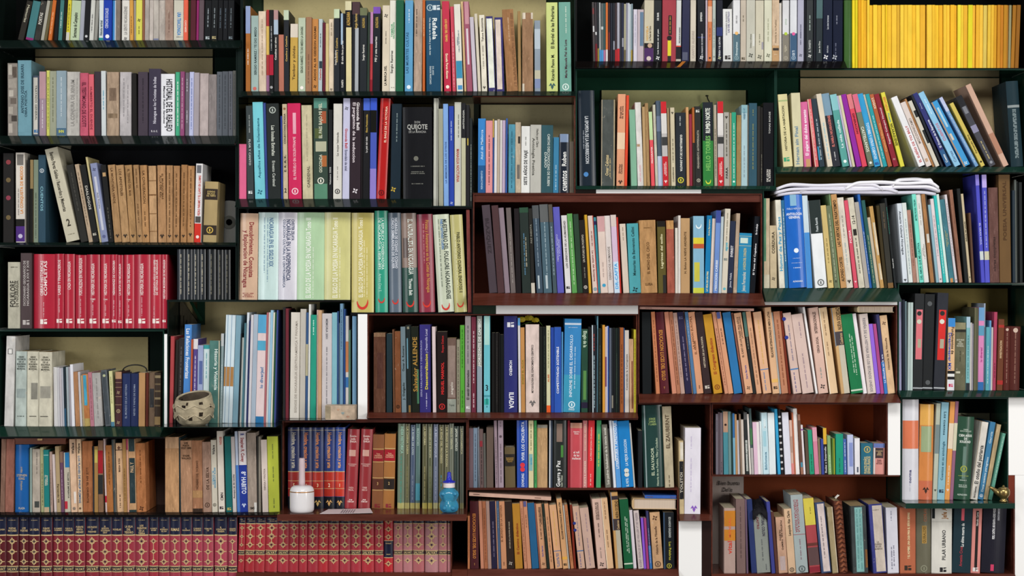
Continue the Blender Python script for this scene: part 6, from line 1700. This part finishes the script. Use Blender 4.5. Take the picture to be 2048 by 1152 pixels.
# folded white papers over the books
r = thing('folded_papers', (PX(1715), .05, PZ(387)), 'bundle of folded white papers lying over the leaning books', 'papers')
def paper(xa, xb, base, top, ph, amp, d0, d1, nm):
    n = 40; vs = []; fs = []
    for j in range(5):
        y = d0 + (d1 - d0) * j / 4
        for i in range(n + 1):
            f = i / n; x = xa + (xb - xa) * f
            z = base + (top - base) * (math.sin(math.pi * min(1, f * 6) / 2) if f < 1 / 6 else math.sin(math.pi * min(1, (1 - f) * 9) / 2) if f > 8 / 9 else 1) + amp * math.sin(f * 9 + ph + j * .35) + amp * .25 * math.sin(f * 17 + ph * 2) - .002 * j / 4
            vs.append((PX(x), y, PZ(z)))
    m_ = n + 1
    nv = len(vs); vs += [(x, y, z - .0072) for x, y, z in vs]
    for j in range(4):
        for i in range(n):
            a = j * m_ + i; fs += [(a, a + 1, a + m_ + 1, a + m_), (nv + a, nv + a + m_, nv + a + m_ + 1, nv + a + 1)]
    for i in range(n): fs += [(i, nv + i, nv + i + 1, i + 1)]; a = 4 * m_ + i; fs += [(a, a + 1, nv + a + 1, nv + a)]
    for j in range(4): a = j * m_; fs += [(a, a + m_, nv + a + m_, nv + a)]; a += n; fs += [(a, nv + a, nv + a + m_, a + m_)]
    b = MB(); b.add(vs, fs, mat(nm, 'plain')); rel(r, b).build('folded_sheet', r, smooth=True)
paper(1556, 1872, 386, 381.5, 1, .5, .0, .115, 'cfcddb'); paper(1551, 1795, 382, 375.5, 2, .9, -.004, .115, 'dcdae6')
paper(1600, 1880, 379.5, 371, 3.1, 1.0, -.001, .115, 'e8e6ee'); paper(1553, 1765, 376, 367, 4, 1.0, -.005, .115, 'e2e0ea')
paper(1690, 1877, 374, 362.5, 1.9, 1.2, -.006, .115, 'f0eff5'); paper(1785, 1868, 368, 356, .4, .9, -.004, .115, 'f2f1f6')
# brass lamp
r = thing('brass_lamp', (PX(1999), -.034, SH['Y'] + .0003), 'small brass oil lamp with a pointed spout beside the slanting books', 'lamp')
mm = mat('a8905c', 'metal')
b = MB(); b.lathe([(.006, 0), (.0105, .001), (.009, .004), (.006, .007), (.0105, .011), (.0150, .018), (.0158, .025), (.0145, .031), (.0125, .033), (.0125, .0325)], mm, 32); b.build('bowl', r, smooth=True)
b = MB(); b.tube([(-.010, 0, .020), (-.018, 0, .026), (-.027, 0, .033), (-.036, 0, .038)], .006, mm, 12, [.0085, .0065, .0045, .0022]); b.build('spout', r, smooth=True)
b = MB(); b.lathe([(.0128, .0332), (.0085, .0355), (.003, .037), (.0026, .040), (.001, .0415)], mm, 24); b.build('lid', r, smooth=True)
# handwritten card at the back of the braided strap shelf
r = thing('greeting_card', (PX(1475), .144, SH['Z']), 'tall white card with black handwriting standing behind the orange-striped book', 'card')
b = MB(); x0, x1 = PX(1426) * 1.0, PX(1503) * 1.0; z0, z1 = SH['Z'] + .0005, PZ(962); n = 6
vs = [(x0 + (x1 - x0) * i / n, .143 - .004 * math.sin(i / n * 3.1) + yy, z) for yy in (0, .0008) for z in (z0, z1) for i in range(n + 1)]
m_ = n + 1; fs = []
for i in range(n): fs += [(i, i + 1, m_ + i + 1, m_ + i), (2 * m_ + i, 3 * m_ + i, 3 * m_ + i + 1, 2 * m_ + i + 1), (m_ + i, m_ + i + 1, 3 * m_ + i + 1, 3 * m_ + i)]
b.add(vs, fs, mat('a89890', 'plain')); rel(r, b).build('card', r)
sp = MB()
for ln, zz, xx, sc in (('Bien buena', .205, -.034, .0155), ('Delia', .188, -.022, .0155)):
    vs, fs, wd = text_mesh(ln, False); sp.add([(xx + (px + .25 * py) * sc * .8, -.0082, zz + py * sc) for px, py in vs], fs, mat('1a1616', 'ink'))
sp.build('handwriting', r)
# black cloth cap over the torn blue book
r = thing('black_cloth', (PX(1520), .05, PZ(1024)), 'crumpled black cloth draped over a grey book between two blue spines', 'cloth')
b = MB(); n = 22; m_ = 9; vs = []; fs = []
rr = random.Random(3)
bk = [q for q in ROWS['Z'] if abs(q['x'] - 1515) < 6][0]
zt = PZ(bk['yt']) + .0012; xa, xb = PX(bk['x'] + bk['m'] * bk['H']) - .002, PX(bk['x'] + bk['w'] + bk['m'] * bk['H']) + .001
for j in range(m_ + 1):
    for i in range(n + 1):
        f = i / n; g = j / m_; x = xa + (xb - xa) * f
        if g < .3: y = -.0022 - .0005 * math.sin(f * 17); z = zt - .022 * (1 - g / .3) * (.6 + .4 * math.sin(f * 7 + 1)) + .001
        else: y = -.002 + (g - .3) / .7 * .10; z = zt + .026 * math.sin(math.pi * (g - .3) / .7) * math.sin(math.pi * f) ** .5 + .003 * math.sin(f * 11 + g * 9) * math.sin(math.pi * f)
        vs.append((x, y, max(z, zt if g >= .3 else -9)))
nv = len(vs); vs += [(x, y - .0007, z + .0009) for x, y, z in vs]; w_ = n + 1
for j in range(m_):
    for i in range(n): a = j * w_ + i; fs += [(a, a + w_, a + w_ + 1, a + 1), (nv + a, nv + a + 1, nv + a + w_ + 1, nv + a + w_)]
for i in range(n): fs += [(i, i + 1, nv + i + 1, nv + i)]; a = m_ * w_ + i; fs += [(a, nv + a, nv + a + 1, a + 1)]
for j in range(m_): a = j * w_; fs += [(a, nv + a, nv + a + w_, a + w_)]; a += n; fs += [(a, a + w_, nv + a + w_, nv + a)]
b.add(vs, fs, mat('17151a', 'o')); rel(r, b).build('cloth', r, smooth=True)
# braided leather book with a feather marker
def braided():
    x0, w, z0, yt = 1680, 16.5, SH['Z'], 1003; h = (1147 - yt) * S; th = math.atan(-12 / 144); W_ = w * S
    r = tag(empty('braided_book', (PX(x0) + W_ / 2, .006, z0 + W_ / 2 * math.sin(-th) + .0003), th), 'brown leather book with a braided spine leaning beside the torn cream book', 'book')
    b = MB(); b.prism(cover_outline(W_, .11, .002, .006, 10), 2, 0, h, mat('6a3a2c', 'o')); b.build('cover', r)
    b = MB(); b.box(-W_ / 2 + .0022, W_ / 2 - .0022, .0042, .108, .002, h - .003, mat('c4ac84', 'page')); b.build('page_block', r)
    nb = 15; m1 = mat('94583c', 'o'); m2 = mat('7c4630', 'o')
    for k in range(nb):
        zz = h * (k + .5) / nb
        for sx in (-1, 1):
            b = MB(); b.tube([(sx * W_ * .44, -.0012, zz - .0045), (sx * W_ * .26, -.0060, zz - .001), (sx * W_ * .06, -.0085, zz + .0035), (-sx * W_ * .12, -.0072, zz + .0065)], .003, m1 if sx < 0 else m2, 7, [.0012, .0029, .0031, .0014]); b.build('braid_strand', r, smooth=True)
    f = tag(empty('feather', (PX(x0 - 9), .03, PZ(yt) + .001)), 'small white feather sticking up from the braided leather book', 'feather')
    f.location = (PX(x0) + W_ / 2 + math.sin(th) * (h + .004), .03, z0 + math.cos(th) * h + .003)
    b = MB(); b.tube([(0, 0, 0), (.003, 0, .004), (.009, 0, .009)], .0005, mat('d8d4cc', 'plain'), 6); b.build('quill', f)
    for k in range(6):
        t_ = k / 6; p = Vector((.001 + .008 * t_, 0, .0015 + .008 * t_))
        b = MB()
        for sx in (-1, 1):
            q = p + Vector((sx * .0028 - .001, .0006 * sx, .0026)); b.add([p, p + Vector((.0012, 0, .0011)), q + Vector((.0006, 0, .0012)), q, p + Vector((0, .0003, 0)), p + Vector((.0012, .0003, .0011)), q + Vector((.0006, .0003, .0012)), q + Vector((0, .0003, 0))], [(0, 1, 2, 3), (7, 6, 5, 4), (0, 4, 5, 1), (3, 2, 6, 7), (0, 3, 7, 4), (1, 5, 6, 2)], mat('e4e0d8', 'plain'))
        b.build('barb', f)
braided()
# loose orange strip on the black top shelf
z1 = PZ(123); a_ = -.008
r = thing('paper_strip', (PX(1362), -.012, z1), 'loose orange paper strip lying on the edge of the black top shelf', 'strip')
b = MB(); zf = ZC + (576 - 137) * S * (D - .0359) / D; sl = (z1 - zf - .0015) / (.0359 - .004)
pt = lambda x, y: (PX(x), y, z1 + sl * (y + .004) + .0006)
v4 = [pt(1364, -.006), pt(1371, -.006), pt(1358, -.033), pt(1351, -.033)]
b.add(v4 + [(x, y - .0003, z + .0004) for x, y, z in v4], [(0, 1, 2, 3), (7, 6, 5, 4), (0, 4, 5, 1), (1, 5, 6, 2), (2, 6, 7, 3), (3, 7, 4, 0)], mat('b8702c', 'p')); rel(r, b).build('strip', r)

# dark hook under the green shelf
r = thing('metal_hook', (PX(1425), .12, PZ(181)), 'small dark metal hook hanging under the glossy green shelf over RUMBO NORTE', 'hook')
b = MB(); b.tube([(0, 0, .0), (.002, -.002, -.008), (.006, -.003, -.016), (.009, -.003, -.021), (.006, -.004, -.024)], .0016, mat('2a2a26', 'metal'), 8); b.build('hook', r)
b = MB(); b.lathe([(.004, -.001), (.0045, .0005), (.003, .002)], mat('2a2a26', 'metal'), 12); b.build('rosette', r)
